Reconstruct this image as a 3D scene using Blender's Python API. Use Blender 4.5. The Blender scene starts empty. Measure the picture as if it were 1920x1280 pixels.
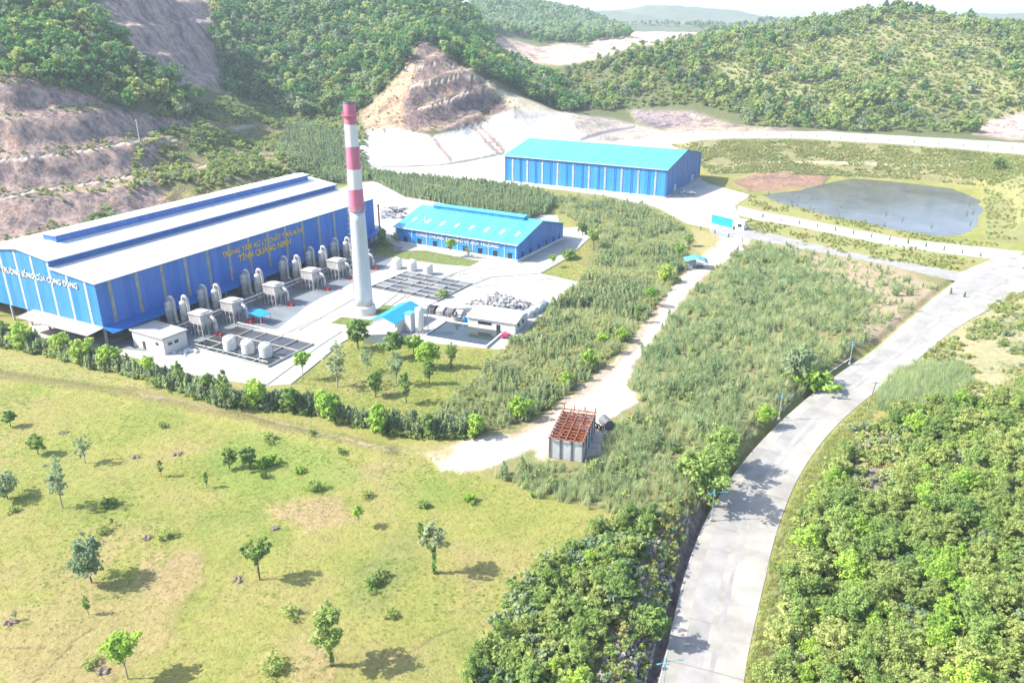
import bpy, math, random
import numpy as np
from mathutils import Vector, Matrix, geometry
random.seed(7); rng = np.random.default_rng(7)
R = math.radians
S = bpy.context.scene
COL = S.collection

# ------------------------------------------------------------------ camera, sky, sun, exposure
CAM_H, PITCH, FPX = 80.0, R(22.2), 1493.0          # drone height, downward pitch, focal length in px of a 1920 px frame
cam = bpy.data.objects.new('camera', bpy.data.cameras.new('camera'))
COL.objects.link(cam); S.camera = cam
cam.location = (0, 0, CAM_H); cam.rotation_euler = (R(90) - PITCH, 0, 0)
cam.data.sensor_width = 36; cam.data.lens = FPX / 1920 * 36
cam.data.clip_start = 1; cam.data.clip_end = 20000
SUN_EL = R(42); SDX, SDY = 1.0, 0.06                # shadows run towards +x
w = bpy.data.worlds.new('World'); S.world = w; w.use_nodes = True
wn = w.node_tree.nodes; wl = w.node_tree.links
sky = wn.new('ShaderNodeTexSky'); sky.sky_type = 'NISHITA'; sky.sun_disc = False
sky.sun_elevation = SUN_EL; sky.sun_rotation = math.atan2(-SDX, -SDY)
sky.air_density = 1.0; sky.dust_density = 2.0; sky.ozone_density = 1.0; sky.altitude = 50
wl.new(sky.outputs[0], wn['Background'].inputs[0]); wn['Background'].inputs[1].default_value = 0.15
sun = bpy.data.objects.new('sun', bpy.data.lights.new('sun', 'SUN')); COL.objects.link(sun)
sun.data.energy = 4.2; sun.data.angle = R(0.5); sun.data.color = (1.0, 0.955, 0.87)
_d = Vector((SDX * math.cos(SUN_EL), SDY * math.cos(SUN_EL), -math.sin(SUN_EL)))
sun.rotation_euler = _d.to_track_quat('-Z', 'Y').to_euler()
S.view_settings.view_transform = 'Standard'; S.view_settings.look = 'None'
S.view_settings.exposure = 1.63; S.view_settings.gamma = 1.0
S.cycles.max_bounces = 5; S.cycles.diffuse_bounces = 3; S.cycles.glossy_bounces = 3
S.cycles.transparent_max_bounces = 8; S.cycles.volume_bounces = 0; S.cycles.use_denoising = True

# ------------------------------------------------------------------ surveying helpers (photo pixel <-> place)
_c, _s = math.cos(PITCH), math.sin(PITCH)
def rays(uv):
    uv = np.asarray(uv, float).reshape(-1, 2)
    xr = (uv[:, 0] - 960) / FPX; yr = -(uv[:, 1] - 640) / FPX
    return np.stack([xr, _c + yr * _s, -_s + yr * _c], 1)
def P(u, v, z=0.0):
    d = rays([(u, v)])[0]; t = (z - CAM_H) / d[2]
    return Vector((d[0] * t, d[1] * t, z))
def Py(u, v, y):
    d = rays([(u, v)])[0]; t = y / d[1]
    return (d[0] * t, y, CAM_H + d[2] * t)
def project(x, y, z):
    zz = z - CAM_H; d = np.maximum(y * _c - zz * _s, 1e-3)
    return 960 + FPX * x / d, 640 - FPX * (y * _s + zz * _c) / d
def inside(px, py, poly):
    poly = np.asarray(poly, float); r = np.zeros(px.shape, bool)
    x1, y1 = poly[:, 0], poly[:, 1]; x2, y2 = np.roll(x1, -1), np.roll(y1, -1)
    for a, b, c, d in zip(x1, y1, x2, y2):
        if b == d: continue
        k = ((b > py) != (d > py)) & (px < (c - a) * (py - b) / (d - b) + a)
        r ^= k
    return r
def sdf(px, py, poly):
    poly = np.asarray(poly, float); m = np.full(px.shape, 1e9)
    q = np.roll(poly, -1, 0)
    for (ax, ay), (bx, by) in zip(poly, q):
        vx, vy = bx - ax, by - ay; L = vx * vx + vy * vy + 1e-9
        t = np.clip(((px - ax) * vx + (py - ay) * vy) / L, 0, 1)
        m = np.minimum(m, (px - ax - t * vx) ** 2 + (py - ay - t * vy) ** 2)
    m = np.sqrt(m); return np.where(inside(px, py, poly), -m, m)
def dline(px, py, pts):
    m = np.full(px.shape, 1e9)
    for (ax, ay), (bx, by) in zip(pts[:-1], pts[1:]):
        vx, vy = bx - ax, by - ay; L = vx * vx + vy * vy + 1e-9
        t = np.clip(((px - ax) * vx + (py - ay) * vy) / L, 0, 1)
        m = np.minimum(m, (px - ax - t * vx) ** 2 + (py - ay - t * vy) ** 2)
    return np.sqrt(m)
def sstep(a, b, x):
    t = np.clip((x - a) / (b - a), 0, 1); return t * t * (3 - 2 * t)
_T = rng.random((256, 256))
def vnoise(x, y):
    xi = np.floor(x).astype(int); yi = np.floor(y).astype(int); fx = x - xi; fy = y - yi
    fx = fx * fx * (3 - 2 * fx); fy = fy * fy * (3 - 2 * fy)
    a = _T[xi % 256, yi % 256]; b = _T[(xi + 1) % 256, yi % 256]; c = _T[xi % 256, (yi + 1) % 256]; d = _T[(xi + 1) % 256, (yi + 1) % 256]
    return (a * (1 - fx) + b * fx) * (1 - fy) + (c * (1 - fx) + d * fx) * fy
def fbm(x, y, o=4):
    r = 0; a = 0.5
    for i in range(o):
        r = r + a * (vnoise(x, y) - 0.5) * 2; x = x * 2.03 + 17.1; y = y * 2.03 + 5.7; a *= 0.5
    return r
def wpoly(px, z=0.0): return [tuple(P(u, v, z)[:2]) for u, v in px]

# ------------------------------------------------------------------ terrain heights
FLAT = wpoly([(-700, 1800), (2, 1330), (900, 1330), (1030, 1190), (1130, 1000), (1270, 930), (1370, 800), (1480, 700), (1640, 600), (1760, 540),
              (1900, 492), (2150, 480), (2150, 440), (1860, 455), (1560, 420), (1390, 368), (1330, 335), (950, 318), (700, 330), (690, 345), (560, 372), (420, 395),
              (150, 470), (-100, 560), (-500, 640), (-900, 900)])
POND = wpoly([(1432, 362), (1500, 354), (1548, 342), (1600, 332), (1700, 340), (1790, 352), (1836, 372), (1842, 390), (1830, 420), (1800, 437), (1750, 441), (1690, 428),
              (1600, 410), (1520, 392), (1462, 376)])
def wobble(poly, n=4, amp=2.2):
    o = []
    for (ax, ay), (bx, by) in zip(poly, poly[1:] + poly[:1]):
        for k in range(n):
            t = k / n; x, y = ax + (bx - ax) * t, ay + (by - ay) * t; o.append((x + amp * float(fbm(np.array([x / 6]), np.array([y / 6]), 3)[0]), y + amp * 1.6 * float(fbm(np.array([x / 6 + 40]), np.array([y / 6]), 3)[0])))
    return o
POND = wobble(POND)
_ctl = []
def C(u, v, y): _ctl.append(Py(u, v, y))
def Z(u, v, z): _ctl.append(tuple(P(u, v, z)))
for u, v, z in [(0, 1279, 1), (450, 1279, 0.5), (900, 1279, 0), (1030, 1150, -0.5), (0, 700, 0), (300, 760, 0), (700, 830, 0), (500, 640, 0), (800, 600, 0), (1000, 500, 0), (1000, 700, 0),
                (1250, 700, 0), (1250, 900, 0), (1500, 600, 0), (1300, 450, 0), (1100, 380, 0), (850, 350, 0), (720, 345, 0), (1600, 500, 0), (1750, 500, 0), (1500, 400, 0),
                (1130, 1030, -1), (1180, 1279, -2.5), (1260, 1270, -4), (1320, 1100, -4), (1390, 940, -3.3), (1500, 790, -2.2), (1650, 670, -1), (1800, 560, 0), (1900, 500, 0), (1360, 1279, -4.2),
                (1450, 1100, -4), (1520, 950, -3.5), (1550, 1279, -3.5), (1750, 1279, -1), (1920, 1279, 2), (1920, 1000, 4), (1700, 1000, -1.5), (1620, 850, -2), (1800, 800, 1.5), (1920, 750, 3.5), (1800, 650, 0.5),
                (1920, 600, 1.5), (2300, 1279, 12), (2400, 800, 14), (2300, 520, 6),
                (1330, 320, 0.5), (1400, 325, 0.5), (1550, 325, 0), (1700, 337, 0), (1850, 365, 0.3), (1300, 255, 12), (1400, 253, 12), (1500, 255, 12), (1620, 262, 12), (1760, 272, 12), (1920, 285, 12),
                (1300, 240, 12.3), (1500, 242, 12.3), (1760, 252, 12.3), (1920, 265, 12.3), (1330, 290, 5.5), (1500, 292, 5.5), (1700, 300, 5.5), (1850, 300, 6),
                (1870, 440, 0.5), (1900, 400, 3), (1920, 350, 6), (2000, 400, 10), (2000, 300, 13),
                (690, 312, 0), (800, 312, 0), (900, 298, 0), (945, 290, 0), (1000, 285, 0), (1250, 290, 1), (690, 250, 13), (800, 252, 13), (910, 226, 15), (1060, 216, 14), (1160, 240, 8), (1250, 250, 10)]: Z(u, v, z)
# cone hill behind the lined bank
for u, v, y in [(690, 238, 520), (790, 80, 590), (780, 160, 546), (700, 190, 560), (850, 122, 575), (900, 150, 560), (960, 200, 540), (740, 120, 580), (820, 70, 640), (760, 60, 640), (930, 130, 640), (1000, 160, 640),
                (1080, 205, 580)]: C(u, v, y)
# left cut slope and wooded hill above it
for u, v, y in [(0, 430, 310), (0, 360, 330), (0, 300, 345), (0, 220, 365), (0, 142, 385), (0, 60, 440), (0, 0, 480), (150, 175, 400), (300, 400, 345), (300, 330, 375), (300, 250, 410), (330, 205, 440), (330, 120, 490), (330, 0, 570),
                (250, 0, 530), (420, 165, 540), (250, 80, 475), (150, 0, 500), (150, 80, 450), (560, 300, 420), (480, 300, 400), (600, 335, 424), (540, 250, 500), (500, 225, 537), (440, 250, 470), (440, 190, 571), (560, 200, 575), (640, 220, 570),
                (640, 100, 640), (640, 0, 745), (450, 100, 640), (450, 0, 720), (760, 0, 760), (860, 14, 770), (920, 80, 720), (930, 108, 715), (860, 80, 680), (800, 40, 690), (-200, 430, 300), (-200, 200, 380), (-200, 0, 480)]: C(u, v, y)
# quarry valley, wooded hill to the right, hills behind
for u, v, y in [(1000, 75, 1050), (1100, 95, 900), (950, 100, 900), (1000, 110, 820), (1200, 70, 1000), (1300, 62, 1100), (1130, 60, 1150), (960, 2, 1500), (900, 12, 1450), (1080, 26, 1500), (1150, 58, 1400), (950, 62, 1250), (1060, 60, 1250),
                (1180, 205, 600), (1100, 205, 600), (1000, 185, 640), (1240, 232, 560), (1360, 236, 545), (1500, 236, 535), (1620, 246, 520), (1820, 246, 520), (1920, 240, 530), (1500, 150, 610), (1690, 16, 760), (1690, 100, 660), (1450, 62, 730), (1300, 82, 700), (1200, 88, 680), (1050, 122, 690),
                (1000, 150, 690), (1850, 42, 750), (1920, 62, 730), (1800, 110, 640), (1900, 170, 570), (1600, 35, 750), (1750, 180, 570), (2100, 60, 730), (2100, 200, 540), (1380, 150, 620), (1250, 150, 630)]: C(u, v, y)
_ctl += [(-300, 600, 125), (-180, 900, 125), (-400, 500, 125), (-350, 350, 60), (-300, 250, 8), (-260, 150, 1), (-300, 50, 0), (-100, 0, 1), (0, 0, 0), (0, 50, 0), (60, 20, -4), (200, 20, 8), (-200, -80, 0), (200, -80, 5),
         (150, 900, 42), (300, 900, 42), (480, 900, 45), (250, 1600, 40), (0, 2200, 40), (-600, 1000, 120), (-600, 1800, 90), (800, 900, 50), (900, 1500, 40), (600, 600, 55), (800, 2400, 35), (350, 350, 16), (400, 200, 14), (1500, 2500, 30), (-1500, 2500, 60), (1500, 4200, 25), (-1500, 4200, 60), (0, 4200, 30), (1500, 0, 20), (-1500, 0, 20)]
CT = np.array(_ctl)
_D = np.hypot(CT[:, None, 0] - CT[None, :, 0], CT[:, None, 1] - CT[None, :, 1])
_n = len(CT); _A = np.zeros((_n + 1, _n + 1)); _A[:_n, :_n] = -_D + np.eye(_n) * 1.5; _A[:_n, _n] = 1; _A[_n, :_n] = 1
_W = np.linalg.solve(_A, np.append(CT[:, 2], 0))
FARH = [(Py(1250, 10, 3000), 430, 260), (Py(1130, 20, 2700), 300, 240), (Py(1400, 32, 2600), 300, 250), (Py(1030, 18, 2900), 300, 260), (Py(1880, 24, 2500), 420, 260), (Py(1700, 30, 3000), 500, 250), (Py(1500, 38, 2200), 260, 200), (Py(2300, 15, 2900), 600, 260), (Py(200, 0, 3000), 600, 300), (Py(1330, 46, 1700), 170, 130), (Py(1470, 44, 1500), 150, 110), (Py(1200, 44, 1900), 220, 150)]
ROADL = [(1240, 1290), (1262, 1200), (1300, 1050), (1342, 950), (1400, 862), (1480, 778), (1560, 712), (1640, 655), (1706, 600), (1765, 560), (1828, 522)]
ROADR = [(1388, 1290), (1402, 1200), (1425, 1110), (1452, 1000), (1500, 890), (1560, 806), (1640, 735), (1722, 672), (1795, 610), (1865, 560), (1935, 518)]
def _road_world():
    c = []
    for i, (l, r) in enumerate(zip(ROADL, ROADR)):
        z = -4.1 + 4.1 * min(1, max(0, (i - 1) / 8)) ** 1.1
        c.append(((P(*l, z) + P(*r, z)) / 2, (P(*r, z) - P(*l, z)).length / 2, z))
    a = c[0][0] + (c[0][0] - c[1][0]) * 6; a.z = -4.1
    return [(a, c[0][1], -4.1)] + c
ROADW = _road_world()
RC = [tuple(p[0][:2]) for p in ROADW]
LIP = [(-200, 640), (0, 708), (90, 722), (250, 742), (400, 775), (520, 805), (640, 830), (720, 846)]
LIPW = [tuple(P(*p)[:2]) for p in LIP]
def terr(z, step, sh, lo=0.3, tilt=0):
    t = (z + tilt) / step + sh; k = np.floor(t); f = t - k
    return (k + sstep(lo, 1.0, f) * (1 - 0.12) + 0.12 * np.minimum(f / lo, 1) - sh) * step - tilt
def height(x, y):
    x = np.asarray(x, float); y = np.asarray(y, float); sh = x.shape; x = x.ravel(); y = y.ravel()
    z = np.empty(x.size)
    for i in range(0, x.size, 60000):
        a = slice(i, i + 60000)
        d = np.hypot(x[a, None] - CT[None, :, 0], y[a, None] - CT[None, :, 1])
        z[a] = -d @ _W[:_n] + _W[_n]
    for (hx, hy, hz), sx, sy in FARH:
        g = np.exp(-((x - hx) / sx) ** 2 - ((y - hy) / sy) ** 2)
        z = np.where(y > 1300, np.maximum(z, (hz - 30) * g + 30 + 14 * g * fbm(x / 160, y / 160)), z)
    # terraces: left cut, upper-left strip, cone
    u, v = project(x, y, z)
    wl_ = sstep(20, -8, sdf(u, v, [(-400, 100), (0, 136), (130, 165), (250, 208), (330, 220), (470, 230), (560, 290), (470, 330), (330, 390), (150, 470), (-400, 520)])) * (y < 520) * (y > 285)
    z = z + wl_ * (terr(z, 14.0, 0.243, 0.26, 0) - z)
    ws = sstep(10, -4, sdf(u, v, [(160, -80), (390, -80), (420, 175), (380, 175), (270, 130), (170, 0)])) * (y > 430)
    z = z + ws * (terr(z, 15.5, 0.1, 0.25) - z)
    wc = sstep(70, 40, np.hypot(x + 55, y - 560)) * (y < 592) * sstep(-84, -66, x)
    z = z + wc * (terr(z, 13.5, 0.2, 0.25, -(x + 62) * 0.26) - z)
    wc_ = wc; rk = np.maximum(np.maximum(wl_, ws), wc); z = z + rk * (fbm(x / 5, y / 9 + 3, 4) * 1.3 + fbm(x / 1.7, y / 3, 2) * 0.35)
    # hills get rougher with height
    k = sstep(3, 25, z)
    z = z + k * (fbm(x / 40, y / 40) * 3.0 + fbm(x / 9, y / 9, 3) * 0.8)
    fl = sstep(24, 0, sdf(x, y, FLAT))
    und = (fbm(x / 16 + 9, y / 16, 3) * 0.25 + fbm(x / 4, y / 4 + 3, 2) * 0.06) * sstep(2, 9, sdf(x, y, YARD_W)) * sstep(2, 9, sdf(x, y, WYARD_W))
    z = z * (1 - fl) + fl * (und - 0.05)
    # low bank along the mown strip
    dl = dline(x, y, LIPW); z = z + 1.0 * np.exp(-(dl / 2.2) ** 2)
    # pond
    dp = sdf(x, y, POND); z = np.where(dp < 14, np.minimum(z, -0.75 + np.maximum(dp, 0) * 0.12 + np.minimum(dp, 0) * 0.12 + 0 * z), z)
    z = np.maximum(z, -6)
    # road bed and roadside drain
    t = _roadz(x, y); dr, rz, hw, side = t
    kk = sstep(hw + 5.5, hw + 0.8, dr); z = z * (1 - kk) + (rz - 0.07) * kk
    dd = np.where(side > 0, dr - hw - 1.1, 99); z = z - 0.9 * np.exp(-(dd / 0.7) ** 4)
    return z.reshape(sh)
def _roadz(x, y):
    best = np.full(x.shape, 1e9); rz = np.zeros(x.shape); hw = np.ones(x.shape); side = np.zeros(x.shape)
    for (p, h0, z0), (q, h1, z1) in zip(ROADW[:-1], ROADW[1:]):
        vx, vy = q.x - p.x, q.y - p.y; t = np.clip(((x - p.x) * vx + (y - p.y) * vy) / (vx * vx + vy * vy), 0, 1)
        dx, dy = x - p.x - t * vx, y - p.y - t * vy; d = np.hypot(dx, dy); m = d < best
        best = np.where(m, d, best); rz = np.where(m, z0 + t * (z1 - z0), rz); hw = np.where(m, h0 + t * (h1 - h0), hw); side = np.where(m, np.sign(vx * dy - vy * dx), side)
    return best, rz, hw, side
YARD = [(60, 628), (150, 648), (260, 672), (330, 697), (430, 714), (500, 724), (548, 720), (640, 642), (672, 624), (705, 644), (790, 641), (945, 656), (1085, 528), (1012, 512), (1062, 484), (1108, 444), (1104, 424),
        (1052, 428), (1045, 404), (1000, 400), (800, 372), (700, 340), (640, 345), (560, 350), (160, 470), (40, 560)]
WYARD = [(690, 326), (690, 312), (820, 311), (945, 288), (1250, 300), (1330, 345), (1408, 366), (1378, 386), (1395, 432), (1330, 428), (1290, 420), (1230, 388), (1130, 366), (1000, 350), (900, 340)]
YARD_W = wpoly(YARD); WYARD_W = wpoly(WYARD)
def hit(u, v):
    """where the line of sight through a photo pixel meets the terrain"""
    d = rays([(u, v)])[0]; t = np.geomspace(60, 4000, 500) / 1.0
    x, y, z = d[0] * t, d[1] * t, CAM_H + d[2] * t
    g = height(x, y) - z; k = np.argmax(g > 0)
    if k == 0: return P(u, v, 0)
    a, b = t[k - 1], t[k]; tt = np.linspace(a, b, 24); g = height(d[0] * tt, d[1] * tt) - (CAM_H + d[2] * tt); j = int(np.argmax(g > 0)); T = tt[j]
    return Vector((d[0] * T, d[1] * T, float(height(np.array([d[0] * T]), np.array([d[1] * T]))[0])))
def hz(x, y): return float(height(np.array([x]), np.array([y]))[0])

# ------------------------------------------------------------------ materials
def newmat(name):
    m = bpy.data.materials.new(name); m.use_nodes = True; n = m.node_tree.nodes
    return m, n, m.node_tree.links, n['Principled BSDF']
def N(n, t, **k):
    o = n.new('ShaderNode' + t)
    for a, b in k.items(): setattr(o, a, b)
    return o
ALB = 0.72                                          # the picture is exposed bright: real surface albedos, one camera exposure
def mat(name, col, rough=0.6, metal=0.0, var=0.12, scale=0.6, stretch=(1, 1, 1), bump=0.0, bscale=8.0, stain=None):
    col = tuple(c * ALB for c in col); stain = stain and tuple(c * ALB for c in stain)
    m, n, l, b = newmat(name)
    tc = N(n, 'TexCoord'); mp = N(n, 'Mapping'); mp.inputs[3].default_value = stretch; l.new(tc.outputs['Object'], mp.inputs[0])
    no = N(n, 'TexNoise'); no.inputs['Scale'].default_value = scale; no.inputs['Detail'].default_value = 6; no.inputs['Roughness'].default_value = 0.65; l.new(mp.outputs[0], no.inputs[0])
    rp = N(n, 'ValToRGB'); l.new(no.outputs[0], rp.inputs[0])
    rp.color_ramp.elements[0].position = 0.3; rp.color_ramp.elements[1].position = 0.7
    dk = stain if stain else tuple(c * (1 - 2 * var) for c in col)
    rp.color_ramp.elements[0].color = (*dk, 1); rp.color_ramp.elements[1].color = (*[min(1, c * (1 + var)) for c in col], 1)
    l.new(rp.outputs[0], b.inputs['Base Color']); b.inputs['Roughness'].default_value = rough; b.inputs['Metallic'].default_value = metal
    if bump:
        n2 = N(n, 'TexNoise'); n2.inputs['Scale'].default_value = bscale; l.new(tc.outputs['Object'], n2.inputs[0])
        bp = N(n, 'Bump'); bp.inputs[0].default_value = bump; l.new(n2.outputs[0], bp.inputs['Height']); l.new(bp.outputs[0], b.inputs['Normal'])
    return m
def sheet(name, col, rough=0.45, axis='X', pitch=1.0, var=0.1, wear=(0.45, 0.5, 0.55), wearamt=0.10):
    """profiled steel sheet: standing ribs, sheet-to-sheet tone, faint run-off streaks"""
    col = tuple(c * ALB for c in col)
    m, n, l, b = newmat(name)
    tc = N(n, 'TexCoord'); sx = N(n, 'SeparateXYZ'); l.new(tc.outputs['Object'], sx.inputs[0])
    ax = {'X': 0, 'Y': 1}[axis]
    mu = N(n, 'Math', operation='MULTIPLY'); mu.inputs[1].default_value = 1 / pitch; l.new(sx.outputs[ax], mu.inputs[0])
    fl = N(n, 'Math', operation='FLOOR'); l.new(mu.outputs[0], fl.inputs[0])
    wn_ = N(n, 'TexWhiteNoise', noise_dimensions='1D'); l.new(fl.outputs[0], wn_.inputs['W'])
    no = N(n, 'TexNoise'); no.inputs['Scale'].default_value = 0.35; no.inputs['Detail'].default_value = 8; no.inputs['Roughness'].default_value = 0.7
    mp = N(n, 'Mapping'); mp.inputs[3].default_value = (3, 0.5, 0.6) if axis == 'X' else (0.5, 3, 0.6); l.new(tc.outputs['Object'], mp.inputs[0]); l.new(mp.outputs[0], no.inputs[0])
    ad = N(n, 'Math', operation='MULTIPLY_ADD'); l.new(wn_.outputs[0], ad.inputs[0]); ad.inputs[1].default_value = 0.45; l.new(no.outputs[0], ad.inputs[2])
    rp = N(n, 'ValToRGB'); l.new(ad.outputs[0], rp.inputs[0]); e = rp.color_ramp.elements
    e[0].position = 0.35; e[1].position = 1.0
    e[0].color = (*[c * (1 - var * 1.5) for c in col], 1); e[1].color = (*[c * (1 - wearamt) + g * wearamt for c, g in zip(col, wear)], 1)
    l.new(rp.outputs[0], b.inputs['Base Color']); b.inputs['Roughness'].default_value = rough
    m2 = N(n, 'Math', operation='MULTIPLY'); m2.inputs[1].default_value = 2 * math.pi / 0.33; l.new(sx.outputs[ax], m2.inputs[0])
    si = N(n, 'Math', operation='SINE'); l.new(m2.outputs[0], si.inputs[0])
    bp = N(n, 'Bump'); bp.inputs[0].default_value = 0.35; bp.inputs[1].default_value = 0.05; l.new(si.outputs[0], bp.inputs['Height']); l.new(bp.outputs[0], b.inputs['Normal'])
    return m
def leafmat(name, cols, trans=0.5, vary=0.5, k=2.15):
    """foliage: hue differs from plant to plant and from leaf clump to leaf clump"""
    m, n, l, b = newmat(name); n.remove(b)
    oi = N(n, 'ObjectInfo'); at = N(n, 'Attribute'); at.attribute_name = 'var'
    ln_ = N(n, 'TexNoise'); ln_.inputs['Scale'].default_value = 0.035; ln_.inputs['Detail'].default_value = 3; l.new(oi.outputs['Location'], ln_.inputs[0])
    st = N(n, 'MapRange'); st.inputs[1].default_value = 0.33; st.inputs[2].default_value = 0.67; l.new(ln_.outputs[0], st.inputs[0])
    m0 = N(n, 'Mix'); m0.data_type = 'FLOAT'; m0.inputs[0].default_value = 0.5; l.new(oi.outputs['Random'], m0.inputs[2]); l.new(st.outputs[0], m0.inputs[3])
    mx = N(n, 'Mix'); mx.data_type = 'FLOAT'; mx.inputs[0].default_value = vary * 0.85; l.new(m0.outputs[0], mx.inputs[2]); l.new(at.outputs['Fac'], mx.inputs[3])
    rp = N(n, 'ValToRGB'); l.new(mx.outputs[0], rp.inputs[0]); e = rp.color_ramp.elements
    while len(e) < len(cols): e.new(0.5)
    for i, c in enumerate(cols): e[i].position = 0.15 + 0.7 * i / (len(cols) - 1); e[i].color = (*[x * k for x in c], 1)
    df = N(n, 'BsdfDiffuse'); tr = N(n, 'BsdfTranslucent'); ms = N(n, 'MixShader'); ms.inputs[0].default_value = trans
    l.new(rp.outputs[0], df.inputs[0]); l.new(rp.outputs[0], tr.inputs[0]); l.new(df.outputs[0], ms.inputs[1]); l.new(tr.outputs[0], ms.inputs[2])
    l.new(ms.outputs[0], n['Material Output'].inputs[0]); return m
def groundmat():
    m, n, l, b = newmat('ground'); tc = N(n, 'TexCoord')
    tint = N(n, 'Attribute'); tint.attribute_name = 'tint'; mk = N(n, 'Attribute'); mk.attribute_name = 'mask'
    sp = N(n, 'SeparateColor'); l.new(mk.outputs['Color'], sp.inputs[0])
    def noise(sc, det=5, rough=0.6, stretch=None):
        o = N(n, 'TexNoise'); o.inputs['Scale'].default_value = sc; o.inputs['Detail'].default_value = det; o.inputs['Roughness'].default_value = rough
        if stretch:
            mp = N(n, 'Mapping'); mp.inputs[3].default_value = stretch; l.new(tc.outputs['Object'], mp.inputs[0]); l.new(mp.outputs[0], o.inputs[0])
        else: l.new(tc.outputs['Object'], o.inputs[0])
        return o.outputs[0]
    def ramp(f, *st):
        rp = N(n, 'ValToRGB'); l.new(f, rp.inputs[0]); e = rp.color_ramp.elements
        while len(e) < len(st): e.new(0.5)
        for i, (p, c) in enumerate(st): e[i].position = p; e[i].color = (*c, 1) if len(c) == 3 else c
        return rp.outputs[0]
    def mix(f, a, b_, mode='MIX'):
        x = N(n, 'Mix'); x.data_type = 'RGBA'; x.blend_type = mode
        if isinstance(f, float): x.inputs[0].default_value = f
        else: l.new(f, x.inputs[0])
        for s, v in ((6, a), (7, b_)):
            if isinstance(v, tuple): x.inputs[s].default_value = (*v, 1)
            else: l.new(v, x.inputs[s])
        return x.outputs[2]
    def mul(a, b_):
        x = N(n, 'Math', operation='MULTIPLY'); l.new(a, x.inputs[0])
        if isinstance(b_, float): x.inputs[1].default_value = b_
        else: l.new(b_, x.inputs[1])
        return x.outputs[0]
    # grass: patches of straw, green and bare soil at several sizes
    g = ramp(noise(0.055, 6, 0.6), (0.36, (0.36, 0.275, 0.14)), (0.45, (0.325, 0.30, 0.10)), (0.53, (0.265, 0.29, 0.07)), (0.62, (0.165, 0.23, 0.045)))
    g = mix(mul(ramp(noise(0.35, 6, 0.7), (0.5, (0, 0, 0)), (0.66, (1, 1, 1))), 0.6), g, (0.17, 0.20, 0.065))
    g = mix(mul(ramp(noise(0.11, 5, 0.6, (1, 2.2, 1)), (0.58, (0, 0, 0)), (0.7, (1, 1, 1))), 0.55), g, (0.37, 0.27, 0.165))
    g = mix(mul(ramp(noise(4.5, 4, 0.8), (0.46, (0, 0, 0)), (0.62, (1, 1, 1))), 0.4), g, (0.13, 0.135, 0.045))
    g = mix(mul(ramp(noise(1.6, 4, 0.7), (0.42, (0, 0, 0)), (0.7, (1, 1, 1))), 0.35), g, (0.15, 0.15, 0.055))
    base = mix(sp.outputs[0], tint.outputs['Color'], mix(0.36, g, tint.outputs['Color']))
    # rock / soil faces: streaks, blocks, stains
    rk = ramp(noise(0.09, 8, 0.72, (1, 1, 0.35)), (0.38, (0.42, 0.40, 0.45)), (0.5, (0.95, 0.93, 0.95)), (0.62, (1.3, 1.1, 0.95)))
    mpv = N(n, 'Mapping'); mpv.inputs[3].default_value = (1, 1, 0.5); l.new(tc.outputs['Object'], mpv.inputs[0]); vo = N(n, 'TexVoronoi'); vo.inputs['Scale'].default_value = 0.35; l.new(mpv.outputs[0], vo.inputs[0])
    rk2 = ramp(vo.outputs['Distance'], (0.0, (0.55, 0.54, 0.56)), (0.25, (0.95, 0.94, 0.94)), (0.6, (1.15, 1.1, 1.06)))
    rk = mix(1.0, rk, rk2, 'MULTIPLY')
    rk = mix(1.0, rk, ramp(noise(0.45, 8, 0.8, (1, 1, 0.22)), (0.37, (0.62, 0.6, 0.6)), (0.48, (1.3, 1.27, 1.25)), (0.6, (1.75, 1.65, 1.55))), 'MULTIPLY')
    base = mix(sp.outputs[1], base, mix(1.0, base, rk, 'MULTIPLY'))
    fine = ramp(noise(0.7, 6, 0.7), (0.3, (0.55, 0.55, 0.55)), (0.7, (0.84, 0.84, 0.84)))
    base = mix(1.0, base, fine, 'MULTIPLY')
    l.new(base, b.inputs['Base Color']); b.inputs['Roughness'].default_value = 0.95; b.inputs['Specular IOR Level'].default_value = 0.1
    bp = N(n, 'Bump'); bp.inputs[0].default_value = 0.6; bp.inputs[1].default_value = 0.5; l.new(noise(1.3, 6, 0.7), bp.inputs['Height'])
    b2_ = N(n, 'Bump'); b2_.inputs[0].default_value = 1.0; b2_.inputs[1].default_value = 3.5; l.new(mul(noise(0.3, 9, 0.75, (1, 1, 0.5)), sp.outputs[1]), b2_.inputs['Height']); l.new(bp.outputs[0], b2_.inputs['Normal']); l.new(b2_.outputs[0], b.inputs['Normal'])
    return m

M = {}
M['ground'] = groundmat()
M['concrete'] = mat('concrete', (0.47, 0.455, 0.42), 0.85, var=0.18, scale=0.07, bump=0.15, bscale=2)
M['pale_concrete'] = mat('pale_concrete', (0.66, 0.65, 0.62), 0.8, var=0.05, scale=0.3)
M['grey_concrete'] = mat('grey_concrete', (0.40, 0.40, 0.40), 0.85, var=0.1, scale=0.3)
M['shade_grey'] = mat('shade_grey', (0.19, 0.215, 0.235), 0.7, var=0.14, scale=0.2)  # blue-grey of the hall's painted yard shade; also fills some basin cells
M['road'] = mat('road', (0.37, 0.35, 0.315), 0.85, var=0.17, scale=0.16, bump=0.1)
M['road_worn'] = mat('road_worn', (0.315, 0.305, 0.29), 0.85, var=0.12, scale=0.22)
M['joint'] = mat('joint', (0.24, 0.235, 0.225), 0.9)
M['drain'] = mat('drain', (0.10, 0.095, 0.10), 0.9, var=0.3, scale=0.8)
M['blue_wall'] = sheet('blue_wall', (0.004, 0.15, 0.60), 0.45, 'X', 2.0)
M['blue_gable'] = sheet('blue_gable', (0.003, 0.25, 0.68), 0.45, 'Y', 2.0)
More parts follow.
